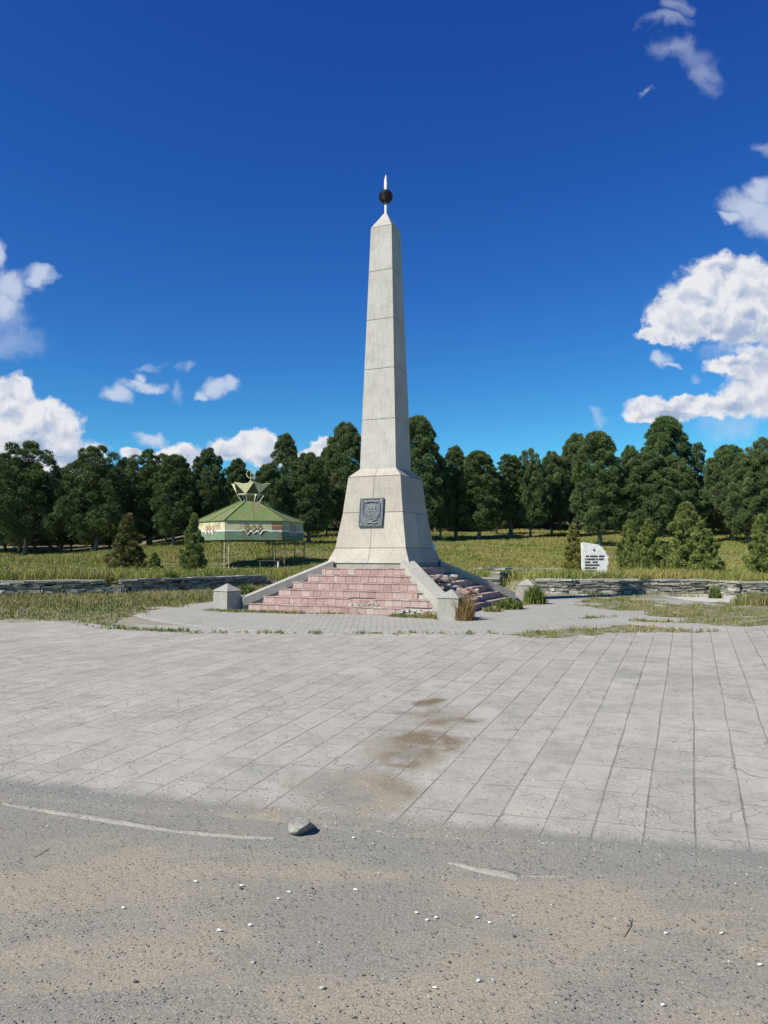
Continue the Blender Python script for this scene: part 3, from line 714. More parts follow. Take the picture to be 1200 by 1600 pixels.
# copings on the four corners
for q in range(4):
    a = -math.pi / 4 + q * math.pi / 2; d = Vector((math.cos(a), math.sin(a), 0)); n = Vector((-d.y, d.x, 0))
    r0, r1 = .86 * math.sqrt(2), 2.18 * math.sqrt(2); zt0, zt1 = Zp[0] + .045, .245
    def wedge(w2, za0, za1, zb0, zb1):
        vs = []
        for r, z in ((r0, za0), (r1, za1)):
            for s_ in (-1, 1): vs.append(d * r + n * w2 * s_ + Vector((0, 0, z)))
        for r, z in ((r0, zb0), (r1, zb1)):
            for s_ in (-1, 1): vs.append(d * r + n * w2 * s_ + Vector((0, 0, z)))
        mb = MB(); mb.add(vs, [(0, 2, 3, 1), (4, 5, 7, 6), (0, 1, 5, 4), (2, 6, 7, 3), (0, 4, 6, 2), (1, 3, 7, 5)]); return mb
    co_ = wedge(.155, zt0, zt1, zt0 - .17, zt1 - .17).build('coping', M_COPE2, mon, bevel=.006)
    wedge(.115, zt0 - .172, zt1 - .172, zt0 - .5, -.15).build('coping_support', M_COPE, mon)

# plaque
M_PLQ = material('cast_grey_metal', lambda t: (t.mix(t.step(t.noise(t.obj(), 25, 5, .7), .35, .7), (.06, .068, .078), (.13, .14, .155)), t.bump(t.noise(t.obj(), 60, 4, .6), .003, .6)), .5, .55)
M_RAISE = material('worn_bright_metal', lambda t: (t.mix(t.noise(t.obj(), 40, 4, .6), (.17, .18, .19), (.30, .305, .31)), None), .45, .5)
zc0, zc1 = zl(823, 15.75), zl(778, 15.75); pz = (zc0 + zc1) / 2; ph = zc1 - zc0
def ped_y(z): return -np.interp(z, [Zp[2], Zp[3]], [.685, .60]) if z > Zp[2] else -np.interp(z, [Zp[1], Zp[2]], [.80, .685])
tilt = math.atan2(abs(ped_y(zc0)) - abs(ped_y(zc1)), ph)
pl_e = MB(); pw = .54; pt = .035
def plate(mb, x0, x1, z0, z1, t0, t1, mi=0): mb.box(((x0 + x1) / 2, -(t0 + t1) / 2, (z0 + z1) / 2), (x1 - x0, t1 - t0, z1 - z0), mi=mi)
plate(pl_e, -pw/2, pw/2, -ph/2, ph/2, -.02, pt)
for z0_, z1_ in ((ph/2 - .02, ph/2), (-ph/2, -ph/2 + .02)): plate(pl_e, -pw/2 - .002, pw/2 + .002, z0_, z1_ + .002 if z0_ > 0 else z1_, -.018, pt + .012)
for sx in (-1, 1): plate(pl_e, min(sx * pw/2, sx * (pw/2 - .02)), max(sx * pw/2, sx * (pw/2 - .02)), -ph/2 + .021, ph/2 - .021, -.018, pt + .010)
plo = pl_e.build('plaque', M_PLQ, mon)
plo['label'] = 'grey cast metal plaque with a shield and the number 200'
plo.location = (-.005, (ped_y(zc0) + ped_y(zc1)) / 2, pz); plo.rotation_euler.x = -tilt
rl = MB()
yk = -(pt + .012)
sh = [(-.17, .20), (-.14, .225), (.14, .225), (.19, .19), (.20, .05), (.185, -.08), (.13, -.16), (.02, -.195), (-.05, -.225), (-.11, -.18), (-.165, -.10), (-.19, .02), (-.19, .12), (-.17, .20)]
rl.tube([(x, yk, z * ph / .60) for x, z in sh], .009, 6)
rl.tube([(-.20, yk, -.10 * ph / .6), (-.13, yk - .004, -.17 * ph / .6), (-.06, yk - .004, -.23 * ph / .6), (.02, yk, -.215 * ph / .6), (.08, yk, -.235 * ph / .6), (.16, yk, -.22 * ph / .6)], .012, 6)
rl.tube([(-.15, yk, .235 * ph / .6), (-.11, yk - .006, .215 * ph / .6), (-.05, yk - .006, .232 * ph / .6), (.05, yk - .006, .232 * ph / .6), (.11, yk - .006, .215 * ph / .6), (.15, yk, .24 * ph / .6)], .013, 6)
for sx in (-1, 1):
    for sz in (-1, 1): rl.box((sx * (pw/2 - .045), -(pt + .006), sz * (ph/2 - .045)), (.026, .02, .026), mi=0, jit=.002)
rnd = random.Random(8)
for row, (z, x0, x1, hh) in enumerate([(.035, -.13, .12, .026), (-.025, -.16, .15, .016), (-.058, -.16, .155, .014), (-.088, -.15, .15, .014), (-.118, -.12, .12, .013), (-.145, -.08, .09, .012)]):
    x = x0
    while x < x1:
        w_ = rnd.uniform(.008, .015)
        if rnd.random() < .85: rl.box((x + w_ / 2, -(pt + .003), z * ph / .6), (w_, .014, hh), jit=.0015)
        x += w_ + .006
rel_o = rl.build('shield_relief', M_RAISE, plo)
cu = bpy.data.curves.new('number', 'FONT'); cu.body = '200'; cu.size = .125; cu.extrude = .008; cu.align_x = 'CENTER'; cu.space_character = 1.12; cu.offset = .002
to = bpy.data.objects.new('number_tmp', cu); S.collection.objects.link(to); bpy.context.view_layer.update()
me = bpy.data.meshes.new_from_object(to); bpy.data.objects.remove(to)
no = bpy.data.objects.new('raised_number', me); S.collection.objects.link(no); no.parent = plo; me.materials.clear(); me.materials.append(M_RAISE)
no.rotation_euler.x = R(90); no.location = (-.005, -(pt + .006), .075 * ph / .6)

# corner posts
def post(loc, rz, label, wdt=.40, hb=.38, hc=.15):
    t = empty('corner_post', loc, rz); tag(t, label, 'stone post', 'corner posts of the monument steps')
    mb = MB(); mb.rings([(wdt / 2, -.12), (wdt / 2 - .008, hb)]); mb.build('post_body', M_COPE, t, bevel=.008)
    mb = MB(); mb.rings([(wdt / 2 + .004, hb + .002), (wdt / 2 + .004, hb + .012), (.012, hb + hc)]); mb.build('pyramid_cap', M_COPE, t, bevel=.004)
    return t
cs, sn = math.cos(MROT), math.sin(MROT)
def mw(x, y): return MON[0] + cs * x - sn * y, MON[1] + sn * x + cs * y
for (lx, ly, lab, dr) in ((-2.38, -2.38, 'pyramid topped concrete post at the left end of the pink steps', -.17), (2.30, -2.30, 'pyramid topped concrete post at the near corner, hidden by dry grass', 0),
                      (2.46, 2.46, 'pyramid topped concrete post at the far right corner, beside a green bush', 0), (-2.4, 2.4, 'pyramid topped concrete post at the rear corner behind the monument', 0)):
    x, y = mw(lx, ly); post((x, y, gz1(x, y)), MROT + dr, lab)
# small white box on the right shoulder of the pedestal
M_WHITE = material('white_paint', lambda t: ((.75, .75, .73), None), .5)
mb = MB(); mb.box((0, 0, .05), (.10, .07, .11)); mb.box((0, 0, .111), (.112, .082, .012))
wb = mb.build('white_box', M_WHITE, bevel=.004); x, y = mw(.80, .78); wb.location = (x, y, MON[2] + Zp[1] - .03); wb.rotation_euler.z = MROT
tag(wb, 'tiny white box on the right rear shoulder of the pedestal', 'box')

# rubble on the right flank
rnd = random.Random(21)
for i in range(17):
    lx = rnd.uniform(1.45, 2.0); ly = rnd.uniform(-1.15, .45); s = max(lx, 0)
    k = int(max(0, min(5, (S0 - lx) // TR))); z = RISE * (k + 1) + rnd.uniform(.02, .10)
    x, y = mw(lx, ly); mb = MB()
    L, Wd = rnd.uniform(.16, .34), rnd.uniform(.12, .24)
    Mx = Matrix.Rotation(rnd.uniform(-.35, .35), 3, 'X') @ Matrix.Rotation(rnd.uniform(-.15, .45), 3, 'Y')
    mb.box((0, 0, 0), (L, Wd, rnd.uniform(.03, .07)), jit=.012, M=Mx)
    o = mb.build('broken_slab', M_PINK if i % 3 else M_LUMP, bevel=.004); o.location = (x, y, MON[2] + z); o.rotation_euler.z = rnd.uniform(0, 3.1)
    tag(o, ('loose pink slab fragment heaped on the collapsed shaded flank of the steps', 'pale mortar fragment heaped on the collapsed shaded flank of the steps')[0 if i % 3 else 1], 'slab fragment', ('pink rubble on the steps', 'pale rubble on the steps')[0 if i % 3 else 1])

# ------------------------------------------------------------------ stone walls
def f_slate(t):
    r = t.new('ShaderNodeNewGeometry').outputs['Random Per Island']; v = t.obj()
    c = t.ramp(r, [(0, (.12, .122, .108)), (.22, (.19, .19, .165)), (.45, (.27, .255, .21)), (.68, (.37, .325, .255)), (.85, (.22, .22, .195)), (1, (.54, .51, .455))])
    n = t.noise(v, 16, 5, .7); c = t.mix(1.0, c, t.ramp(n, [(.3, (.65, .65, .65)), (.6, (1.05, 1.05, 1.03)), (.8, (1.3, 1.27, 1.2))]), 'MULTIPLY')
    return c, t.bump(n, .02, .8)
M_SLATE = material('slate_wall_stone', f_slate, .88); M_MORT = material('wall_mortar', f_plain((.12, .115, .10), (.22, .21, .185), 14, .02), .95)
M_CAPST = material('wall_top_mortar', f_plain((.24, .235, .21), (.36, .35, .32), 12, .02), .95)
def stone_wall(label, pts, h, thick=.36, ragged=0, seed=1):
    rnd = random.Random(seed); t = empty('stone_wall', (pts[0][0], pts[0][1], gz1(pts[0][0], pts[0][1] - .2))); tag(t, label, 'stone wall')
    o0 = Vector(t.location); core = MB(); st = MB(); cap = MB()
    for (x0, y0), (x1, y1) in zip(pts[:-1], pts[1:]):
        L = math.hypot(x1 - x0, y1 - y0); d = Vector(((x1 - x0) / L, (y1 - y0) / L, 0)); n = Vector((d.y, -d.x, 0)); rz = math.atan2(d.y, d.x)
        nseg = max(1, int(L / 1.2))
        zb = lambda s_: gz1(x0 + d.x * s_ + n.x * .25, y0 + d.y * s_ + n.y * .25) - o0.z
        for i in range(nseg):
            s_ = (i + .5) * L / nseg; hh = h - ragged * .12
            core.box(Vector((x0, y0, 0)) + d * s_ + Vector((-o0.x, -o0.y, zb(s_) + hh / 2 - .04)), (L / nseg + .02, thick - .08, hh + .02), rz=rz)
        for face in (1, -1):
            z = 0
            while z < h - .02:
                rh = rnd.choice([.03, .04, .05, .065, .09]); rh = min(rh, h - z); s_ = rnd.uniform(-.1, 0)
                while s_ < L:
                    l = rnd.uniform(.10, .48) * (1 if rh < .08 else .6); mid = s_ + l / 2
                    top_gap = ragged and z > h * .6 and fbm((x0 + d.x * mid) * 1.1 + seed, 3.3, 2) < .36
                    if 0 < mid < L and not top_gap and rnd.random() > .04:
                        dep = rnd.uniform(.06, .11); off = thick / 2 - dep / 2 + rnd.uniform(-.02, .025)
                        p = Vector((x0, y0, 0)) + d * mid + n * face * off + Vector((-o0.x, -o0.y, zb(mid) + z + rh / 2 + rnd.uniform(-.006, .006)))
                        st.box(p, (l - .014, dep, rh - .008), rz=rz + rnd.uniform(-.05, .05), jit=.011)
                    s_ += l
                z += rh
        s_ = 0
        while s_ < L:
            l = rnd.uniform(.3, .8); mid = min(s_ + l / 2, L)
            if not (ragged and fbm((x0 + d.x * mid) * 1.1 + seed, 3.3, 2) < .37):
                p = Vector((x0, y0, 0)) + d * mid + Vector((-o0.x, -o0.y, zb(mid) + h + .012 + rnd.uniform(-.006, .006)))
                cap.box(p, (l + .02, thick + rnd.uniform(-.04, .03), .045), rz=rz + rnd.uniform(-.02, .02), jit=.009)
            s_ += l
    core.build('wall_core', M_MORT, t); st.build('stonework', M_SLATE, t); cap.build('wall_top', M_CAPST, t)
    return t
stone_wall('long low slate wall on the left, partly crumbled, between dry grass and meadow', [(-30, 18.05), (-10, 19.9), (-7, 21.1), (-5.0, 23.4), (-3.9, 25.5)], .38, ragged=1, seed=4)
stone_wall('straight low slate wall on the right under the memorial stone', [(4.3, 21.75), (5.0, 21.5), (8.95, 21.4)], .37, seed=9)
stone_wall('short stepped forward slate wall at the right edge', [(9.12, 21.2), (9.25, 19.95), (30, 19.45)], .36, seed=13)
stone_wall('short dark slate wall piece just behind the right coping of the monument', [(2.2, 24.2), (3.45, 23.9), (3.8, 24.5)], .34, seed=17)

# low stone edging and concrete strip in the meadow behind
p = ground_at(745, 889); 
mb = MB(); rnd = random.Random(5)
for i in range(40):
    mb.box((rnd.uniform(0, 2.6), rnd.uniform(-.2, .2), rnd.uniform(.0, .12)), (rnd.uniform(.3, .9), rnd.uniform(.1, .3), rnd.uniform(.03, .07)), rz=rnd.uniform(-.12, .12), jit=.012)
q = Vector((at(748, 888, 31).x, 31.0, 0)); q.z = gz1(q.x, q.y)
o = mb.build('stone_heap', M_SLATE); o.location = q + Vector((0, 0, .1)); tag(o, 'long low heap of flat dark slate in the meadow right of the monument', 'stone heap')
mb = MB()
for i in range(4): mb.box((i * .62, 0, 0), (.6, .5, .12), jit=.008)
o = mb.build('concrete_edging', M_CAPST, bevel=.01); o.location = (at(846, 888, 31).x, 31.2, gz1(at(846, 888, 31).x, 31.2) + .16); tag(o, 'pale concrete edging slab lying in the grass left of the memorial stone', 'edging')
mb = MB(); mb.box((0, 0, 0), (1.0, 1.6, .06), jit=.03)
o = mb.build('path', M_RING); o.location = (at(818, 897, 27).x, 27.4, gz1(at(818, 897, 27).x, 27.4) + .10); tag(o, kind='structure')

# ------------------------------------------------------------------ memorial stone
M_MARB = material('rough_white_stone', f_plain((.56, .55, .53), (.74, .73, .71), 9, .03), .8)
M_INK = material('dark_lettering', lambda t: ((.05, .05, .06), None), .7)
d = 29.0; k = d / 1200
bx_ = at(910, 893, d); ms = empty('memorial_stone', (bx_.x, d, gz1(bx_.x, d) + .06)); z0 = ms.location.z
tag(ms, 'white upright memorial stone with dark lines of lettering and a small red emblem', 'memorial stone')
out = [(0, -.15), (0, 1.17), (.04, 1.20), (.22, 1.16), (.45, 1.13), (.62, 1.10), (.74, 1.02), (.82, .92), (.90, .84), (.93, .72), (1.02, .66), (.98, .52), (1.02, .40), (.94, .28), (.93, .10), (.86, -.15)]
mb = MB(); n = len(out); th = .30
vs = [(x, 0, z) for x, z in out] + [(x * .97 + .03, th, z * .98) for x, z in out]
mb.add(vs, [list(range(n))[::1], list(range(n, 2 * n))[::-1]] + [(i, i + n, (i + 1) % n + n, (i + 1) % n) for i in range(n)])
mo = mb.build('stone', M_MARB, ms, bevel=.015)
rnd = random.Random(2)
for z, L in ((.665, .72), (.555, .70), (.445, .48), (.335, .56), (.225, .42), (.115, .40)):
    x = .10; mb = MB()
    while x < .10 + L:
        w_ = rnd.uniform(.016, .034)
        if rnd.random() < .94: mb.box((x + w_ / 2, -.004, z), (w_, .012, .062 + rnd.uniform(-.006, .006)))
        x += w_ + .006
    mb.build('lettering_line', M_INK, ms)
M_RED = material('dull_red_emblem', lambda t: ((.16, .06, .05), None), .6)
mb = MB()
cx, cz = .45, .90; vs = []
for i in range(16):
    a = math.pi * 2 * i / 16; vs.append((cx + .045 * math.cos(a), -.012, cz + .045 * math.sin(a)))
vs += [(x, .004, z) for x, y, z in vs]
mb.add(vs, [list(range(16)), list(range(16, 32))[::-1]] + [(i, i + 16, (i + 1) % 16 + 16, (i + 1) % 16) for i in range(16)]); mb.build('emblem', M_RED, ms)

# ------------------------------------------------------------------ pavilion
GD = 46.0
def f_paint(a, rust=.5):
    def f(t):
        v = t.obj(); n = t.noise(v, 1.8, 6, .7); n2 = t.noise(t.vec('MULTIPLY', v, (1, 1, 3)), 4, 6, .7)
        c = t.mix(t.step(n2, .3, .7, 0, .5), a, tuple(min(1, x * 1.5 + .02) for x in a))
        c = t.mix(t.step(n, .50, .60, 0, rust), c, (.17, .115, .075))
        c = t.mix(t.step(t.noise(t.vec('MULTIPLY', v, (1, 1, 2.5)), 5, 6, .75), .54, .62, 0, rust), c, (.24, .18, .12))
        return c, t.bump(n2, .01, .5)
    return f
M_RGREEN = material('peeling_green_roof', f_paint((.085, .135, .035), .8), .75)
M_CREAM = material('faded_cream_paint', f_paint((.46, .42, .27), .55), .75)
M_WHITEP = material('chalky_white_paint', f_paint((.68, .66, .60), .2), .75)
M_TURQ = material('faded_turquoise_paint', f_paint((.115, .19, .125), .85), .75)
M_ORANGE = material('orange_rust_paint', f_paint((.36, .16, .08), .5), .75)
M_RUST = material('rust_brown_paint', f_paint((.22, .10, .06), .3), .8)
M_POST = material('rusty_iron_post', f_paint((.13, .12, .09), .5), .7)
M_POSTY = material('yellowed_iron_post', f_paint((.38, .33, .20), .4), .7)
gc = at(391, 850, GD); gx = gc.x; gground = gz1(gx, GD)
gaz = empty('pavilion', (gx, GD, gground)); tag(gaz, 'six sided open pavilion with peeling green roof, painted fascia and crown of white points', 'pavilion')
kk = GD / 1200; RG = 83 * kk
zz = lambda py: at(391, py, GD).z - gground
ANG = [R(a) for a in (-166, -106, -46, 14, 74, 134)]   # near side is negative y
def hexp(r, z, j=0.0): return [Vector((r * math.cos(a + j), r * math.sin(a + j), z)) for a in ANG]
zf0, zf1, zrt = zz(845), zz(816.5), zz(783.5)
# roof: six panels with a fold line in the middle
mb = MB(); A_ = hexp(RG * 1.03, zf1 + .0); B_ = hexp(.58, zrt)
for i in range(6):
    j = (i + 1) % 6; ma = (A_[i] + A_[j]) / 2; mbm = (B_[i] + B_[j]) / 2 
    for p, q, r_, s_ in ((A_[i], ma, mbm, B_[i]), (ma, A_[j], B_[j], mbm)):
        nn = (q - p).cross(r_ - p).normalized() * .03
        mb.add([p, q, r_, s_, p - nn, q - nn, r_ - nn, s_ - nn], [(0,1,2,3),(7,6,5,4),(0,4,5,1),(1,5,6,2),(2,6,7,3),(3,7,4,0)])
mb.add(B_, [tuple(range(6))])
rf = mb.build('roof', M_RGREEN, gaz)
mb = MB()
for i in range(6):
    mb.tube([A_[i] + Vector((0, 0, .02)), B_[i] + Vector((0, 0, .02))], .035, 6)
    j = (i + 1) % 6; mb.tube([(A_[i] + A_[j]) / 2 + Vector((0, 0, .012)), (B_[i] + B_[j]) / 2 + Vector((0, 0, .012))], .022, 5)
mb.build('ridge_seams', M_RGREEN, rf)
# fascia
hF = zf1 - zf0
for i in range(6):
    p, q = hexp(RG, 0)[i], hexp(RG, 0)[(i + 1) % 6]; L = (q - p).length; ex = (q - p).normalized(); nn = Vector((ex.y, -ex.x, 0))
    if nn.dot((p + q) / 2) < 0: nn = -nn
    mb = MB()
    def panel(u0, u1, a0, a1, t0, t1, mi):
        o_ = [p + ex * (L * u0), p + ex * (L * u1)]
        vs = [o_[0] + nn * t0, o_[1] + nn * t0, o_[1] + nn * t1, o_[0] + nn * t1]
        vs = [v_ + Vector((0, 0, zf0 + hF * a0)) for v_ in vs] + [v_ + Vector((0, 0, zf0 + hF * a1)) for v_ in vs]
        mb.add(vs, [(0,1,2,3),(7,6,5,4),(0,4,5,1),(1,5,6,2),(2,6,7,3),(3,7,4,0)], mi)
    panel(0, 1, 0, 1, -.05, -.004, 1)
    panel(0.004, .996, .0, .44, 0, .012, 1)
    panel(0.004, .996, .444, .52, 0, .012, 2)
    if i == 1:
        panel(0.004, .82, .524, .80, 0, .012, 3 if False else 0); panel(.824, .996, .70, .90, 0, .013, 3); panel(.824, .996, .524, .696, 0, .012, 4)
        panel(0.004, .82, .804, .985, 0, .012, 0); panel(.824, .996, .904, .985, 0, .012, 0)
    else: panel(0.004, .996, .524, .985, 0, .012, 0)
    # ornament: three linked diamonds with a white zigzag under them
    cxs = (.39, .50, .61)
    if i in (0, 1, 2):
        for c_ in cxs:
            for sc_, t_, mi in ((1.0, .020, 4), (.52, .028, 0)):
                w2 = .052 * sc_; h2 = .22 * sc_; cz_ = .60
                fr = [p + ex * (L * (c_ + a)) + nn * t_ + Vector((0, 0, zf0 + hF * (cz_ + b))) for a, b in ((-w2, 0), (0, -h2), (w2, 0), (0, h2))]
                bk = [v_ - nn * .014 for v_ in fr]
                mb.add(fr + bk, [(0,1,2,3),(7,6,5,4),(0,4,5,1),(1,5,6,2),(2,6,7,3),(3,7,4,0)], mi)
        zg = [(.28, .50), (.34, .50), (.39, .28), (.445, .46), (.50, .34), (.555, .46), (.61, .28), (.66, .50), (.72, .50)]
        mb.tube([p + ex * (L * a) + nn * .02 + Vector((0, 0, zf0 + hF * b)) for a, b in zg], .028, 6, 2)
    fo = mb.build('fascia_panel', [M_CREAM, M_TURQ, M_WHITEP, M_ORANGE, M_RUST], gaz)
# ceiling frame and posts
mb = MB(); c_ = hexp(RG * .97, zf0 + .03)
for i in range(6): mb.tube([c_[i], c_[(i + 1) % 6]], .045, 4); mb.tube([c_[i], (0, 0, zf0 + .25)], .04, 4)
mb.build('ceiling_frame', M_POST, gaz)
for i in range(6):
    mb = MB(); a = ANG[i]; c0 = Vector((RG * .93 * math.cos(a), RG * .93 * math.sin(a), 0)); tg = Vector((-math.sin(a), math.cos(a), 0)) * .14
    if i in (2, 3): tg = Vector((1, .2, 0)).normalized() * .28
    z1 = zf0 + .03
    for s_ in (-1, 1): mb.tube([c0 + tg * s_ + Vector((0, 0, -.2)), c0 + tg * s_ + Vector((0, 0, z1))], .035, 4)
    nz = 5
    for q in range(nz):
        za, zb_ = z1 * q / nz, z1 * (q + 1) / nz; s_ = 1 if q % 2 else -1
        mb.tube([c0 + tg * s_ + Vector((0, 0, za)), c0 - tg * s_ + Vector((0, 0, zb_))], .014, 4)
    mb.build('lattice_post', M_POSTY if i in (0, 1, 4) else M_POST, gaz)
# crown on the roof
M_CROWN = material('cream_crown_paint', f_paint((.80, .70, .42), .12), .75)
crown = MB(); zc = zz(773); zt_ = zz(755.5); cr = .80; orr = 1.24
nC = 6
def tri(A1, B1, C1, mi=0):
    nn = (B1 - A1).cross(C1 - A1).normalized() * .02
    crown.add([A1, B1, C1, A1 + nn, B1 + nn, C1 + nn], [(0, 2, 1), (3, 4, 5), (0, 1, 4, 3), (1, 2, 5, 4), (2, 0, 3, 5)], mi)
ca0 = R(-72)
Bp = [Vector((cr * math.cos(ca0 + k * math.pi / 3 + math.pi / 6), cr * math.sin(ca0 + k * math.pi / 3 + math.pi / 6), zc)) for k in range(6)]
Tp = [Vector((orr * math.cos(ca0 + k * math.pi / 3), orr * math.sin(ca0 + k * math.pi / 3), zt_)) for k in range(6)]
for k in range(6):
    md_ = (Tp[k] + Tp[(k + 1) % 6]) * .48; md_.z = zt_ - .10; tri(Tp[k], md_, Bp[k]); tri(md_, Tp[(k + 1) % 6], Bp[k])
    M_ = Vector((cr * .62 * math.cos(ca0 + k * math.pi / 3), cr * .62 * math.sin(ca0 + k * math.pi / 3), zc + .06))
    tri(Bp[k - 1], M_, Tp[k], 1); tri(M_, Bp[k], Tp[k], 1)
M_CRD = material('recess_shade_paint', f_paint((.085, .075, .055), .5), .8)  # crown recesses: unlit inner shade painted in as dark brown-grey, plus rust patches
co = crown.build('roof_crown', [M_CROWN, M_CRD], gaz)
mb = MB()
for i in range(6):
    v0 = Bp[i]; b0 = Vector((v0.x * .66, v0.y * .66, zrt - .02)); v1 = Bp[(i + 1) % 6]
    mb.tube([b0, v0], .020, 5); mb.tube([v0, v1], .022, 5)
mb.build('crown_frame', M_WHITEP, gaz)
mb = MB(); zr = zz(740.5); rr = 6.6 * kk
mb.tube([(0, 0, zz(773)), (0, 0, zz(728))], [.03, .018], 6)
mb.tube([(rr * math.cos(2 * math.pi * i / 24), 0, zr + rr * math.sin(2 * math.pi * i / 24)) for i in range(25)], .032, 6)
for s_ in (-1, 1):
    mb.tube([(s_ * .45, 0, zc + .3), (0, 0, zz(750))], .02, 5); mb.tube([(0, s_ * .45, zc + .3), (0, 0, zz(750))], .02, 5)
mb.build('ring_emblem', M_CREAM, gaz)
# bench, table inside
bn = empty('bench', (at(421, 890, GD - 2.2).x, GD - 2.2, gz1(at(421, 890, GD - 2.2).x, GD - 2.2))); tag(bn, 'dark backless bench at the front of the pavilion', 'bench')
M_DWOOD = material('dark_weathered_wood', f_plain((.05, .042, .035), (.10, .085, .07), 20), .85)
mb = MB()
for i in range(3): mb.box((0, -.14 + .14 * i, .46), (1.25, .125, .05), jit=.003)
mb.build('seat', M_DWOOD, bn)
for s_ in (-1, 1):
    mb = MB(); mb.box((s_ * .5, 0, .2), (.08, .34, .45)); mb.build('leg', M_DWOOD if s_ < 0 else M_WHITEP, bn)

# ------------------------------------------------------------------ grass
def grass_mat(name, ramp, noise_cols):
    def f(t):
        a = t.attr('tint'); v = t.obj()
        c = t.ramp(a, ramp)
        n = t.noise(v, .35, 6, .7); c = t.mix(t.step(n, .42, .56, 0, .85), c, t.mix(.5, c, noise_cols[0]))
        n2 = t.noise(t.vec('ADD', v, (31, 7, 0)), 1.1, 5, .7); c = t.mix(t.step(n2, .48, .60, 0, .85), c, t.mix(.6, c, noise_cols[1]))
        return c, None
    m = material(name, f, .75, spec=.2)
    b = m.node_tree.nodes['Principled BSDF']; return m
M_MEADOW = grass_mat('meadow_grass', [(0, (.09, .13, .020)), (.35, (.135, .18, .030)), (.6, (.195, .22, .048)), (.85, (.275, .24, .085)), (1, (.38, .32, .15))], ((.30, .215, .08), (.085, .125, .02)))
M_SHORT = grass_mat('short_grass', [(0, (.08, .12, .028)), (.4, (.13, .165, .04)), (.7, (.20, .19, .075)), (1, (.32, .27, .14))], ((.26, .21, .10), (.10, .14, .03)))
M_DRY = grass_mat('dry_grass', [(0, (.18, .12, .045)), (.4, (.28, .19, .075)), (.7, (.36, .26, .12)), (1, (.46, .36, .19))], ((.30, .20, .08), (.24, .19, .08)))
M_RUSTG = grass_mat('rusty_grass', [(0, (.11, .075, .03)), (.4, (.19, .12, .045)), (.7, (.27, .18, .075)), (1, (.36, .26, .13))], ((.22, .13, .05), (.12, .11, .035)))
M_WEED = grass_mat('green_weed', [(0, (.06, .09, .02)), (.5, (.10, .14, .03)), (.8, (.15, .185, .045)), (1, (.20, .20, .06))], ((.07, .10, .02), (.08, .12, .02)))

def blades(name, x, y, h, wd, nb, mat, spread=.05, lean=.35, tint=None, parent=None, z=None, origin=(0, 0, 0), face=None):
    n = len(x); z = gz(x, y) if z is None else z
    X = np.repeat(x, nb) + RNG.normal(0, spread, n * nb); Y_ = np.repeat(y, nb) + RNG.normal(0, spread, n * nb); Z_ = np.repeat(z, nb) - .01
    H = np.repeat(h, nb) * RNG.uniform(.45, 1.15, n * nb); W_ = np.repeat(wd, nb) * RNG.uniform(.6, 1.2, n * nb)
    a = RNG.uniform(0, math.pi * 2, n * nb); la = RNG.uniform(0, math.pi * 2, n * nb); ll = RNG.uniform(0, lean, n * nb) * H
    ca, sa = np.cos(a) * W_ / 2, np.sin(a) * W_ / 2; lx, ly = np.cos(la) * ll, np.sin(la) * ll
    b = np.stack([X, Y_, Z_], -1)
    v0 = b + np.stack([-ca, -sa, 0 * ca], -1); v1 = b + np.stack([ca, sa, 0 * ca], -1)
    m = b + np.stack([lx * .35, ly * .35, H * .6], -1); v2 = m + np.stack([ca, sa, 0 * ca], -1) * .8; v3 = m - np.stack([ca, sa, 0 * ca], -1) * .8
    v4 = b + np.stack([lx, ly, H], -1)
    V = np.stack([v0, v1, v2, v3, v4], 1).reshape(-1, 3) - np.array(origin); i = (np.arange(n * nb) * 5)[:, None]
    F = np.concatenate([i + [0, 1, 2], i + [0, 2, 3], i + [3, 2, 4]], 0)
    t = RNG.random(n * nb) if tint is None else np.clip(np.repeat(tint, nb) + RNG.normal(0, .16, n * nb), 0, 1)
    return mesh_np(name, V, F, mat, parent, attrs={'tint': np.repeat(t, 5)})

# meadow
n = 105000
u = RNG.random(n); yv = 19.5 + 66 * u ** 1.25; xv = (RNG.random(n) - .5) * (yv * 1.16 + 4)
kx = (yv > wall_y(xv) + .22) & ~((xv > -3.9) & (xv < 4.2) & (yv < 23.5))
inside = np.hypot(xv - gx, yv - GD) < RG * .9
pth = np.hypot((xv - at(818, 897, 27).x) / .6, (yv - 27.4) / .9) < 1
kx &= ~(inside & (RNG.random(n) < .5)) & ~pth
stf = (xv > 2.5) & (xv < 6.8) & (yv > 30.6) & (yv < 31.6); kx &= ~stf
xv, yv = xv[kx], yv[kx]
nn_ = fbm(xv * .35, yv * .35, 4)
st_ = (np.abs(xv / yv * 1200 + 600 - 931) < 26) & (yv > 23.0) & (yv < 29.6)
hh = (.09 + .20 * sst(nn_, .3, .7)) * np.where(st_, .38, 1) * (1 + .25 * (yv < 27)); 
hh *= np.where((yv > 25) & (xv > 0), .85, 1.0)
blades('meadow_grass', xv, yv, hh, .007 + .00042 * yv, 7, M_MEADOW, .12, .9, tint=np.clip(.15 + .9 * fbm(xv * .5 + 8, yv * .5, 3) - .05, 0, 1))
tag(bpy.data.objects['meadow_grass'], 'rough yellow green meadow grass behind the walls', 'grass', kind='stuff')
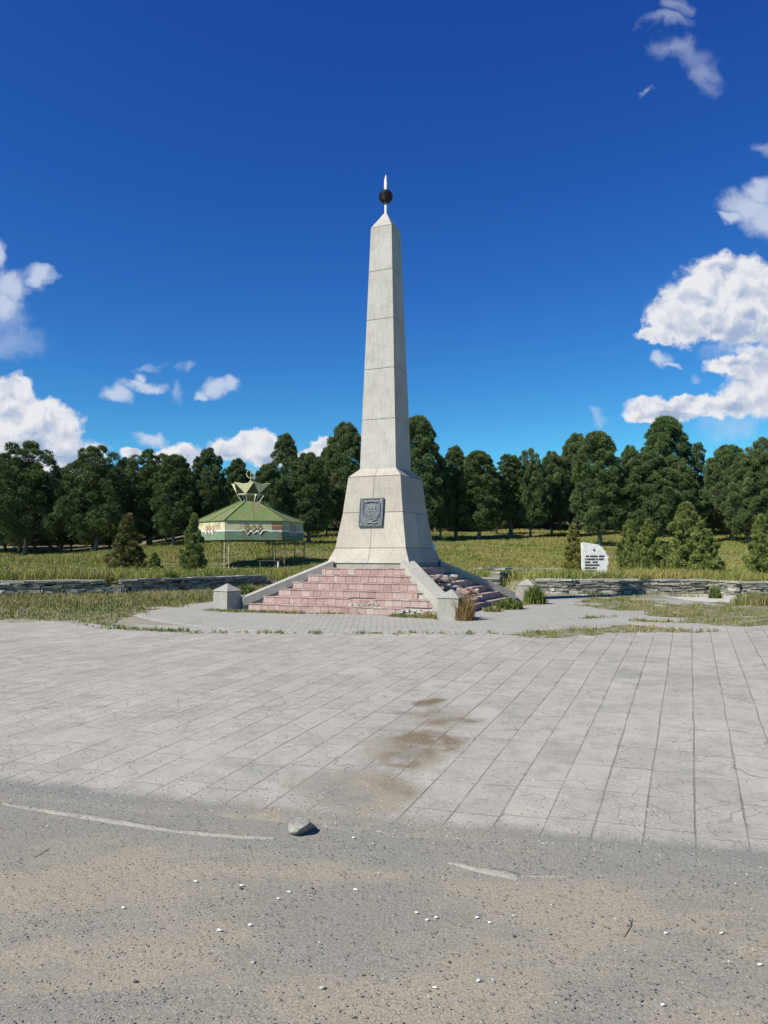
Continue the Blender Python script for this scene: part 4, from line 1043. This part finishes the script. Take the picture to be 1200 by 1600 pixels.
# broad green weeds just behind the walls and herbs
n = 5200; yv = RNG.uniform(0, 1, n); xv = RNG.uniform(-16, 16, n); yv = wall_y(xv) + .3 + 5.5 * yv ** 1.6
kx = (fbm(xv * .8, yv * .8 + 4, 3) > .47) & ~((xv > -4.2) & (xv < 4.4)) & ~((np.abs(xv / yv * 1200 + 600 - 931) < 26) & (yv < 29.6)); xv, yv = xv[kx], yv[kx]
o = blades('leafy_weeds', xv, yv, RNG.uniform(.10, .27, len(xv)), np.full(len(xv), .022), 10, M_WEED, .12, 1.1, tint=RNG.uniform(.4, 1, len(xv)))
tag(o, 'bright green leafy weeds growing along the tops of the walls', 'weeds', kind='stuff')
# flower heads
def dots(name, x, y, h, s, mat):
    n = len(x); z = gz(x, y) + h; V = []
    base = np.array([(1, 0, 0), (-.5, .87, 0), (-.5, -.87, 0), (0, 0, .8), (0, 0, -.6)]); f = np.array([(0, 1, 3), (1, 2, 3), (2, 0, 3), (1, 0, 4), (2, 1, 4), (0, 2, 4)])
    V = base[None] * s[:, None, None] + np.stack([x, y, z], -1)[:, None]
    return mesh_np(name, V.reshape(-1, 3), (f[None] + (np.arange(n) * 5)[:, None, None]).reshape(-1, 3), mat)
M_FW = material('white_petals', lambda t: ((.72, .72, .66), None), .7); M_FY = material('yellow_petals', lambda t: ((.60, .50, .05), None), .7)
for nm, m_, n, lab in (('white_flowers', M_FW, 1500, 'white flower heads dotted over the meadow'), ('yellow_flowers', M_FY, 900, 'yellow flower heads dotted over the meadow')):
    yv = 20 + 30 * RNG.random(n) ** 1.3; xv = (RNG.random(n) - .5) * yv * 1.15
    kx = (yv > wall_y(xv) + .3) & (fbm(xv * .4 + 3, yv * .4, 3) > .45) & ~((xv > -3.9) & (xv < 4.2) & (yv < 25)); xv, yv = xv[kx], yv[kx]
    o = dots(nm, xv, yv, RNG.uniform(.14, .36, len(xv)), RNG.uniform(.010, .024, len(xv)), m_); tag(o, lab, 'flowers', kind='stuff')
# short grass around the paving
n = 42000
xv = RNG.uniform(-16, 16, n); yv = RNG.uniform(11, 26, n)
kx = pmask(xv, yv, G_POLY) & (yv < wall_y(xv) - .12) & (fbm(xv * 3, yv * 3, 3) + .28 * (xv < -3) > .44)
xv, yv = xv[kx], yv[kx]
nearwall = sst(yv, 14.5, 19.0) * (xv < -2.5)
o = blades('short_grass', xv, yv, .035 + .05 * RNG.random(len(xv)) + .13 * nearwall * fbm(xv, yv, 3) * 1.1, np.full(len(xv), .013), 8, M_SHORT, .05, .8, tint=np.clip(fbm(xv * .9, yv * .9, 3) * 1.1 + .05 + .15 * nearwall, 0, 1))
tag(o, 'short patchy yellow green grass around the paving', 'grass', kind='stuff')
# weeds in the joints and along the foot of the steps
def line_pts(a, b, n, sx): 
    t = RNG.random(n); pa, pb = ground_at(*a), ground_at(*b)
    return pa.x + (pb.x - pa.x) * t + RNG.normal(0, sx, n), pa.y + (pb.y - pa.y) * t + RNG.normal(0, sx, n)
segs_ = [((325, 955), (375, 958), 70), ((380, 957), (470, 960), 170), ((470, 960), (560, 961), 30), ((610, 964), (690, 968), 200), ((690, 969), (735, 969), 120), ((760, 955), (800, 948), 220), ((800, 948), (850, 942), 160),
         ((170, 983), (300, 989), 60), ((300, 990), (800, 992), 70), ((960, 990), (1130, 988), 40), ((990, 972), (1080, 975), 60), ((900, 968), (960, 966), 20)]
ax = [line_pts(a, b, n, .045) for a, b, n in segs_]; xv = np.concatenate([a[0] for a in ax]); yv = np.concatenate([a[1] for a in ax])
o = blades('joint_weeds', xv, yv, RNG.uniform(.02, .075, len(xv)), np.full(len(xv), .014), 8, M_SHORT, .03, .9, z=gz(xv, yv) + .02)
tag(o, 'small weeds in the paving joints and at the foot of the steps', 'weeds', kind='stuff')
def clump(name, px, py, r, h, n, mat, label, cat='plant', wd=.014, lean=.4, pyd=None):
    p = ground_at(px, py); p.y += .05
    a = RNG.uniform(0, 6.28, n); rr = r * np.sqrt(RNG.random(n)); x = p.x + rr * np.cos(a); y = p.y + rr * np.sin(a) * .7
    o = blades(name, x, y, h * (1 - .5 * rr / r) , np.full(n, wd), 9, mat, .025, lean, origin=tuple(p)); o.location = p
    tag(o, label, cat); return o
clump('dry_grass_clump', 727, 971, .17, .66, 85, M_RUSTG, wd=.007, lean=.62, label= 'tall rusty brown dry grass clump growing against the near corner post')
clump('grass_clump', 668, 967, .14, .20, 50, M_DRY, 'short straw coloured grass clump left of the near corner post', wd=.01)
clump('grass_clump', 697, 968, .16, .30, 60, M_SHORT, 'pale thin grass in front of the near corner post', wd=.009)
clump('leafy_weed', 795, 953, .28, .28, 110, M_WEED, 'low green leafy weed at the foot of the right flank of the steps', wd=.03, lean=.9)
clump('leafy_weed', 772, 957, .16, .16, 60, M_SHORT, 'yellowing weed left of the green weed by the steps', wd=.02, lean=.9)
clump('green_bush', 836, 945, .20, .50, 130, M_WEED, 'upright green bush right of the far corner post', wd=.03, lean=.5)
clump('leafy_weed', 385, 930, .3, .35, 90, M_WEED, 'leafy weed growing against the left wall near its end', wd=.03, lean=.8)
clump('leafy_weed', 268, 925, .35, .40, 120, M_WEED, 'dark leafy weed in front of the long left wall', wd=.03, lean=.8)
clump('tall_weed', 1118, 935, .14, .42, 40, M_WEED, 'tall yellow flowering weed against the right wall', wd=.02, lean=.35)
clump('grass_clump', 1185, 945, .55, .36, 200, M_SHORT, 'rough grass clump before the stepped forward wall at the right', wd=.013)

# ------------------------------------------------------------------ conifers
def needles_mat(name, ramp):
    def f(t):
        a = t.attr('tint'); oi = t.new('ShaderNodeObjectInfo').outputs['Random']
        c = t.ramp(a, ramp)
        c = t.mix(t.math('MULTIPLY', oi, .35), c, t.mix(.5, c, (.10, .10, .035)))
        return c, None
    return material(name, f, .65, spec=.25)
M_NEED = needles_mat('pine_needles', [(0, (.050, .082, .032)), (.4, (.082, .128, .045)), (.75, (.12, .17, .056)), (1, (.17, .22, .075))])
M_YNEED = needles_mat('young_pine_needles', [(0, (.10, .135, .035)), (.4, (.15, .19, .05)), (.75, (.21, .25, .07)), (1, (.29, .30, .10))])
M_YELN = needles_mat('yellowing_needles', [(0, (.10, .12, .03)), (.4, (.19, .19, .045)), (.75, (.30, .27, .07)), (1, (.40, .28, .09))])
M_BRNN = needles_mat('browning_needles', [(0, (.07, .09, .025)), (.4, (.12, .135, .04)), (.7, (.20, .15, .055)), (1, (.32, .17, .08))])
def f_bark(t):
    v = t.obj(); n = t.noise(t.vec('MULTIPLY', v, (6, 6, 1.2)), 1.6, 6, .7)
    return t.mix(t.step(n, .35, .65), (.075, .065, .055), (.26, .24, .21)), t.bump(n, .04, 1)
M_BARK = material('pine_bark', f_bark, .95)
M_DEAD = material('dead_grey_twigs', f_plain((.12, .10, .09), (.23, .20, .18), 8), .95)

def tufts(C, D, Ln, Wd, nt, tint):
    """sprays of nt thin triangles round direction D at points C"""
    n = len(C); D = D / (np.linalg.norm(D, axis=1, keepdims=True) + 1e-9)
    C_ = np.repeat(C, nt, 0); D_ = np.repeat(D, nt, 0) + RNG.normal(0, .55, (n * nt, 3)); D_ /= np.linalg.norm(D_, axis=1, keepdims=True)
    L = (np.repeat(Ln, nt) * RNG.uniform(.6, 1.2, n * nt))[:, None]; Wn = np.repeat(Wd, nt)[:, None]
    P_ = np.cross(D_, RNG.normal(0, 1, (n * nt, 3))); P_ /= np.linalg.norm(P_, axis=1, keepdims=True) + 1e-9
    b = C_ - D_ * L * .25
    V = np.stack([b - P_ * Wn * .5, b + D_ * L * .55 + P_ * Wn * .9, b + D_ * L, ], 1)
    V2 = np.stack([b - P_ * Wn * .5, b + D_ * L, b + D_ * L * .5 - P_ * Wn * .9], 1)
    V = np.concatenate([V, V2], 0).reshape(-1, 3)
    t = np.repeat(tint, nt); t = np.clip(t + RNG.normal(0, .08, len(t)), 0, 1)
    return V, np.concatenate([np.repeat(t, 3), np.repeat(t, 3)])

def make_pine(H, Rw, cb, shape, nl, ltuft, seed, lobe=.62, tl=.34, tw=.026, nt=7, mat=None, tops=1, name='pine_tree', dead=0, trunk_r=.22, conical=False):
    rnd = np.random.default_rng(seed); Cs, Ds, Ls, Ts = [], [], [], []
    topsx = [(0, 0, 1.0)] + [(rnd.normal(0, Rw * .35), rnd.normal(0, Rw * .35), rnd.uniform(.82, .95)) for _ in range(tops - 1)]
    limb = []
    for i in range(nl):
        t = (i + rnd.random()) / nl; t = t ** (.85 if not conical else 1.15)
        ox, oy, ht = topsx[i % len(topsx)]; ox *= t; oy *= t
        if conical: r = Rw * (1 - t) ** .68 * min(1, (t + .14) / .3) + .03
        else:
            lowk = min(1, (t + .22) / .42) ** .8; r = Rw * lowk * (1 - t ** shape) ** .55 + .12
        a = i * 2.399 + rnd.normal(0, .35); f = rnd.uniform(.62, .96) if i % 6 else rnd.uniform(.9, 1.16)
        if i % 7 == 0: f *= .35
        if conical: f = rnd.uniform(.35, 1.25)
        z = cb + (H * ht - cb - lobe * .4) * t
        c = np.array([ox + r * f * math.cos(a), oy + r * f * math.sin(a), z])
        lr = lobe * rnd.uniform(.7, 1.25) * (1 - .35 * t) * (1 if not conical else (1.1 - .75 * t))
        limb.append((c, lr))
        m = int(ltuft * rnd.uniform(.7, 1.2)); d = rnd.normal(0, 1, (m, 3)); d /= np.linalg.norm(d, axis=1, keepdims=True)
        out = np.array([math.cos(a), math.sin(a), .55 if not conical else .25]); d = d + out * .45 + np.array([0, 0, .25]); d /= np.linalg.norm(d, axis=1, keepdims=True)
        rad = lr * (rnd.uniform(.35, 1.05, (m, 1)) ** .5); P_ = c + d * rad * np.array([1, 1, .85 if not conical else .6])
        Cs.append(P_); Ds.append(d * .6 + np.array([0, 0, .95])); Ls.append(np.full(m, tl * rnd.uniform(.85, 1.15)))
        lt = rnd.normal(.42, .14); Ts.append(np.clip(lt + .25 * rnd.random(m) - .1, 0, 1))
    C = np.concatenate(Cs); D = np.concatenate(Ds); L = np.concatenate(Ls); T = np.concatenate(Ts)
    V, tt = tufts(C, D, L, np.full(len(C), tw), nt, T)
    F = np.arange(len(V)).reshape(-1, 3)
    root = empty(name, (0, 0, 0))
    tr = MB(); lean = rnd.normal(0, .02, 2)
    pts = [(lean[0] * z + .08 * math.sin(z), lean[1] * z, z) for z in np.linspace(-.3, H * .9, 9)]
    tr.tube(pts, [trunk_r * (1.55 if i == 0 else 1.12 if i == 1 else 1) * (1 - .9 * i / 9) for i in range(9)], 8)
    if trunk_r > .1:
        for k in range(5):
            a = k * 1.256 + rnd.random(); tr.tube([(0, 0, trunk_r * 2), (math.cos(a) * trunk_r * 1.3, math.sin(a) * trunk_r * 1.3, trunk_r * .6), (math.cos(a) * trunk_r * 2.6, math.sin(a) * trunk_r * 2.6, -.1)], [trunk_r * .5, trunk_r * .42, trunk_r * .15], 5)
    for c, lr in limb[::3]:
        z0 = max(cb * .8, c[2] - np.hypot(c[0], c[1]) * .5); tr.tube([(0, 0, z0), tuple((c * .6 + np.array([0, 0, z0 * .4 - .05 * H * 0])).tolist()), tuple(c)], [trunk_r * .3, trunk_r * .2, trunk_r * .07], 4)
    tr.build('trunk', M_BARK, root, smooth=True)
    mesh_np('crown', V, F, mat or M_NEED, root, attrs={'tint': tt})
    if dead:
        dm = MB()
        for k in range(dead):
            a = rnd.random() * 6.28; z = cb * .55 + rnd.random() * (H * .45); r = Rw * rnd.uniform(.6, 1.0)
            p0 = Vector((0, 0, z)); p1 = Vector((r * .6 * math.cos(a), r * .6 * math.sin(a), z - .15 + rnd.normal(0, .15))); p2 = Vector((r * math.cos(a + .15), r * math.sin(a + .15), z + rnd.normal(0, .3)))
            dm.tube([p0, p1, p2], [.045, .03, .012], 4)
            for q in range(9):
                s_ = rnd.uniform(.3, 1); b = p0.lerp(p2, s_); e = b + Vector(rnd.normal(0, .3, 3).tolist()); dm.tube([b, e], [.016, .007], 3)
        dm.build('dead_branches', M_DEAD, root)
    return root

# prototypes: (root, height, half width)
PROTO = {}
def proto(key, H, Rw, **kw): PROTO[key] = (make_pine(H, Rw, **kw), H, Rw)
proto('round', 12, 3.6, cb=1.7, shape=3.2, nl=230, ltuft=70, seed=1, lobe=.80, tl=.44, tops=3)
proto('dome', 11.5, 3.3, cb=1.5, shape=2.4, nl=220, ltuft=70, seed=2, lobe=.72, tl=.42, tops=2, dead=14)
proto('tall', 12.5, 2.3, cb=1.6, shape=3.5, nl=200, ltuft=70, seed=3, lobe=.66, tl=.42)
proto('twin', 11.5, 2.9, cb=1.6, shape=2.6, nl=220, ltuft=66, seed=4, lobe=.68, tl=.42, tops=2, dead=22)
proto('ragged', 12.0, 2.1, cb=1.8, shape=1.8, nl=130, ltuft=60, seed=5, lobe=.60, tl=.42, dead=26)
proto('column', 12.0, 1.1, cb=2.5, shape=5, nl=110, ltuft=52, seed=6, lobe=.55, tl=.30, dead=12)
used = set()
def place_tree(key, px, top, hw, Yd, label, group=None, base=None, rz=None, shift=0):
    root, H, Rw = PROTO[key]
    x = at(px, 800, Yd).x; z = gz1(x, Yd); zt = at(px, top, Yd).z
    sh = (zt - z) / H; sw = hw * Yd / 1200 / Rw
    if key not in used: o = root; used.add(key)
    else: o = copy_tree(root)
    o.location = (x, Yd, z - .05); o.rotation_euler.z = random.uniform(0, 6.28) if rz is None else rz; o.scale = (sw, sw, sh)
    tag(o, label, 'pine tree', group or 'pines standing in the front of the forest')
    return o
FT = [
 ('round', 40, 690, 56, 66, 'broad round topped dark pine at the far left edge of the forest'),
 ('dome', 97, 733, 30, 72, 'lower pine half hidden between the two big round pines on the left'),
 ('round', 150, 697, 48, 66, 'broad pine with leaning bare trunk, second big one from the left'),
 ('dome', 196, 716, 30, 76, 'pine peeping up right of the pine with the leaning trunk'),
 ('round', 236, 704, 50, 70, 'wide dark pine above the small browning conifer'),
 ('tall', 272, 711, 28, 66, 'pine with short pale trunk right of the wide dark pine'),
 ('dome', 325, 701, 31, 72, 'round headed pine rising above the left slope of the pavilion roof'),
 ('dome', 371, 717, 24, 78, 'small topped pine seen just behind the pavilion crown'),
 ('ragged', 446, 679, 27, 70, 'ragged open topped pine standing up right of the pavilion ring emblem'),
 ('twin', 482, 707, 38, 62, 'bushy mid green pine between pavilion and obelisk'),
 ('dome', 418, 725, 30, 60, 'lower pine with bare pale branch right behind the pavilion roof'),
 ('twin', 541, 660, 34, 66, 'tall twin topped pine immediately left of the obelisk'),
 ('tall', 510, 700, 16, 74, 'thin pine top showing left of the twin topped pine'),
 ('tall', 655, 651, 33, 66, 'tall flat headed pine immediately right of the obelisk'),
 ('dome', 688, 718, 22, 68, 'lower pine tucked under the tall pine right of the obelisk'),
 ('ragged', 712, 698, 25, 70, 'pine with dead grey lower boughs, second right of the obelisk'),
 ('tall', 748, 705, 30, 68, 'full skirted pine reaching nearly to the grass right of the obelisk'),
 ('column', 797, 710, 18, 70, 'small headed thin pine in the dip of the treeline'),
 ('dome', 776, 740, 22, 76, 'low pine filling the dip of the treeline'),
 ('round', 828, 702, 27, 70, 'rounded pine just right of the dip in the treeline'),
 ('dome', 862, 706, 26, 73, 'pine left of the bulbous high headed pine'),
 ('twin', 902, 677, 28, 74, 'pine with bulbous high head left of the rooted trunk pine'),
 ('tall', 936, 675, 34, 60, 'large pine on a thick pale rooted trunk behind the memorial stone'),
 ('dome', 985, 697, 24, 72, 'pine top between the rooted trunk pine and the highest pine'),
 ('tall', 1041, 652, 37, 72, 'highest pine of the right side with broad rounded head'),
 ('dome', 1015, 706, 50, 60, 'light green full pine in front of the highest pine'),
 ('twin', 1062, 722, 30, 64, 'pine below the right shoulder of the highest pine'),
 ('column', 1092, 692, 11, 76, 'narrow column shaped pine beside the highest pine'),
 ('dome', 1105, 755, 26, 80, 'very dark low pine in the gap under the narrow column pine'),
 ('twin', 1142, 695, 38, 66, 'pine with grey dead undergrowth of branches right of the narrow column pine'),
 ('round', 1196, 684, 38, 68, 'round pine at the far right edge of the forest'),
 ('dome', 1168, 712, 34, 62, 'lower pine before the round pine at the far right edge'),
]
for f in FT: place_tree(*f)
rnd = random.Random(77)
keys = list(PROTO)
for Yd, step_, top, jt in ((84, 27, 738, 14), (96, 24, 742, 12), (112, 22, 748, 10), (132, 20, 752, 8)):
    px = -60 + rnd.uniform(0, 20)
    while px < 1265:
        tp = top + rnd.uniform(-jt, jt) + (18 if 760 < px < 800 or 1085 < px < 1120 else 0) + (6 if px < 430 else 0)
        place_tree(rnd.choice(['round', 'dome', 'tall', 'twin', 'dome']), px, tp, rnd.uniform(21, 32), Yd + rnd.uniform(-3, 3), 'dark pine deep in the forest, mostly hidden behind the front trees', 'pines in the depth of the forest')
        px += step_ * rnd.uniform(.75, 1.25)
# trees a step outside the frame
for px, Yd in ((-90, 66), (-180, 70), (1290, 66), (1370, 72)):
    place_tree('round', px, 700, 50, Yd, 'big pine continuing the forest beyond the picture edge', 'pines beyond the picture edge')

# young conifers on the meadow
YP = {}
def yp(key, mat, **kw): YP[key] = make_pine(2.6, kw.pop('Rw', .95), cb=.12, shape=2, nl=kw.pop('nl', 105), ltuft=kw.pop('lt', 46), mat=mat, lobe=kw.pop('lobe', .25), tl=.19, tw=.013, nt=6, name='young_pine', trunk_r=.045, conical=True, **kw)
yp('green', M_YNEED, seed=31); yp('brown', M_BRNN, seed=32, Rw=.7); yp('yellow', M_YELN, seed=33, Rw=.6, nl=90); yp('dark', M_YNEED, seed=34, Rw=.8)
yused = set()
def young(key, px, top, hw, Yd, label):
    root = YP[key]; o = root if key not in yused else copy_tree(root); yused.add(key)
    Rw = {'green': .95, 'brown': .7, 'yellow': .6, 'dark': .8}[key]
    x = at(px, 800, Yd).x; z = gz1(x, Yd); sh = (at(px, top, Yd).z - z) / 2.6; sw = hw * Yd / 1200 / (Rw * 1.05)
    o.location = (x, Yd, z); o.scale = (sw, sw, sh); o.rotation_euler.z = random.uniform(0, 6.28); tag(o, label, 'young pine', 'young conifers on the meadow')
young('brown', 201, 802, 27, 31, 'small browning conifer standing alone on the left meadow')
young('dark', 243, 863, 13, 30, 'tiny dark seedling conifer right of the small browning conifer')
young('dark', 303, 802, 20, 30, 'slim young conifer just left of the pavilion fascia')
young('yellow', 894, 820, 15, 29.6, 'yellowing conifer bush touching the left side of the memorial stone')
young('green', 984, 812, 25, 31, 'left one of the two joined young pines right of the memorial stone')
young('green', 1013, 811, 24, 30, 'right one of the two joined young pines right of the memorial stone')
young('green', 1072, 784, 37, 29, 'largest bushy young pine on the right meadow')
young('dark', 1103, 826, 23, 28, 'lower young pine against the right side of the largest one')
young('dark', 1189, 804, 23, 28, 'young pine at the right edge of the meadow')
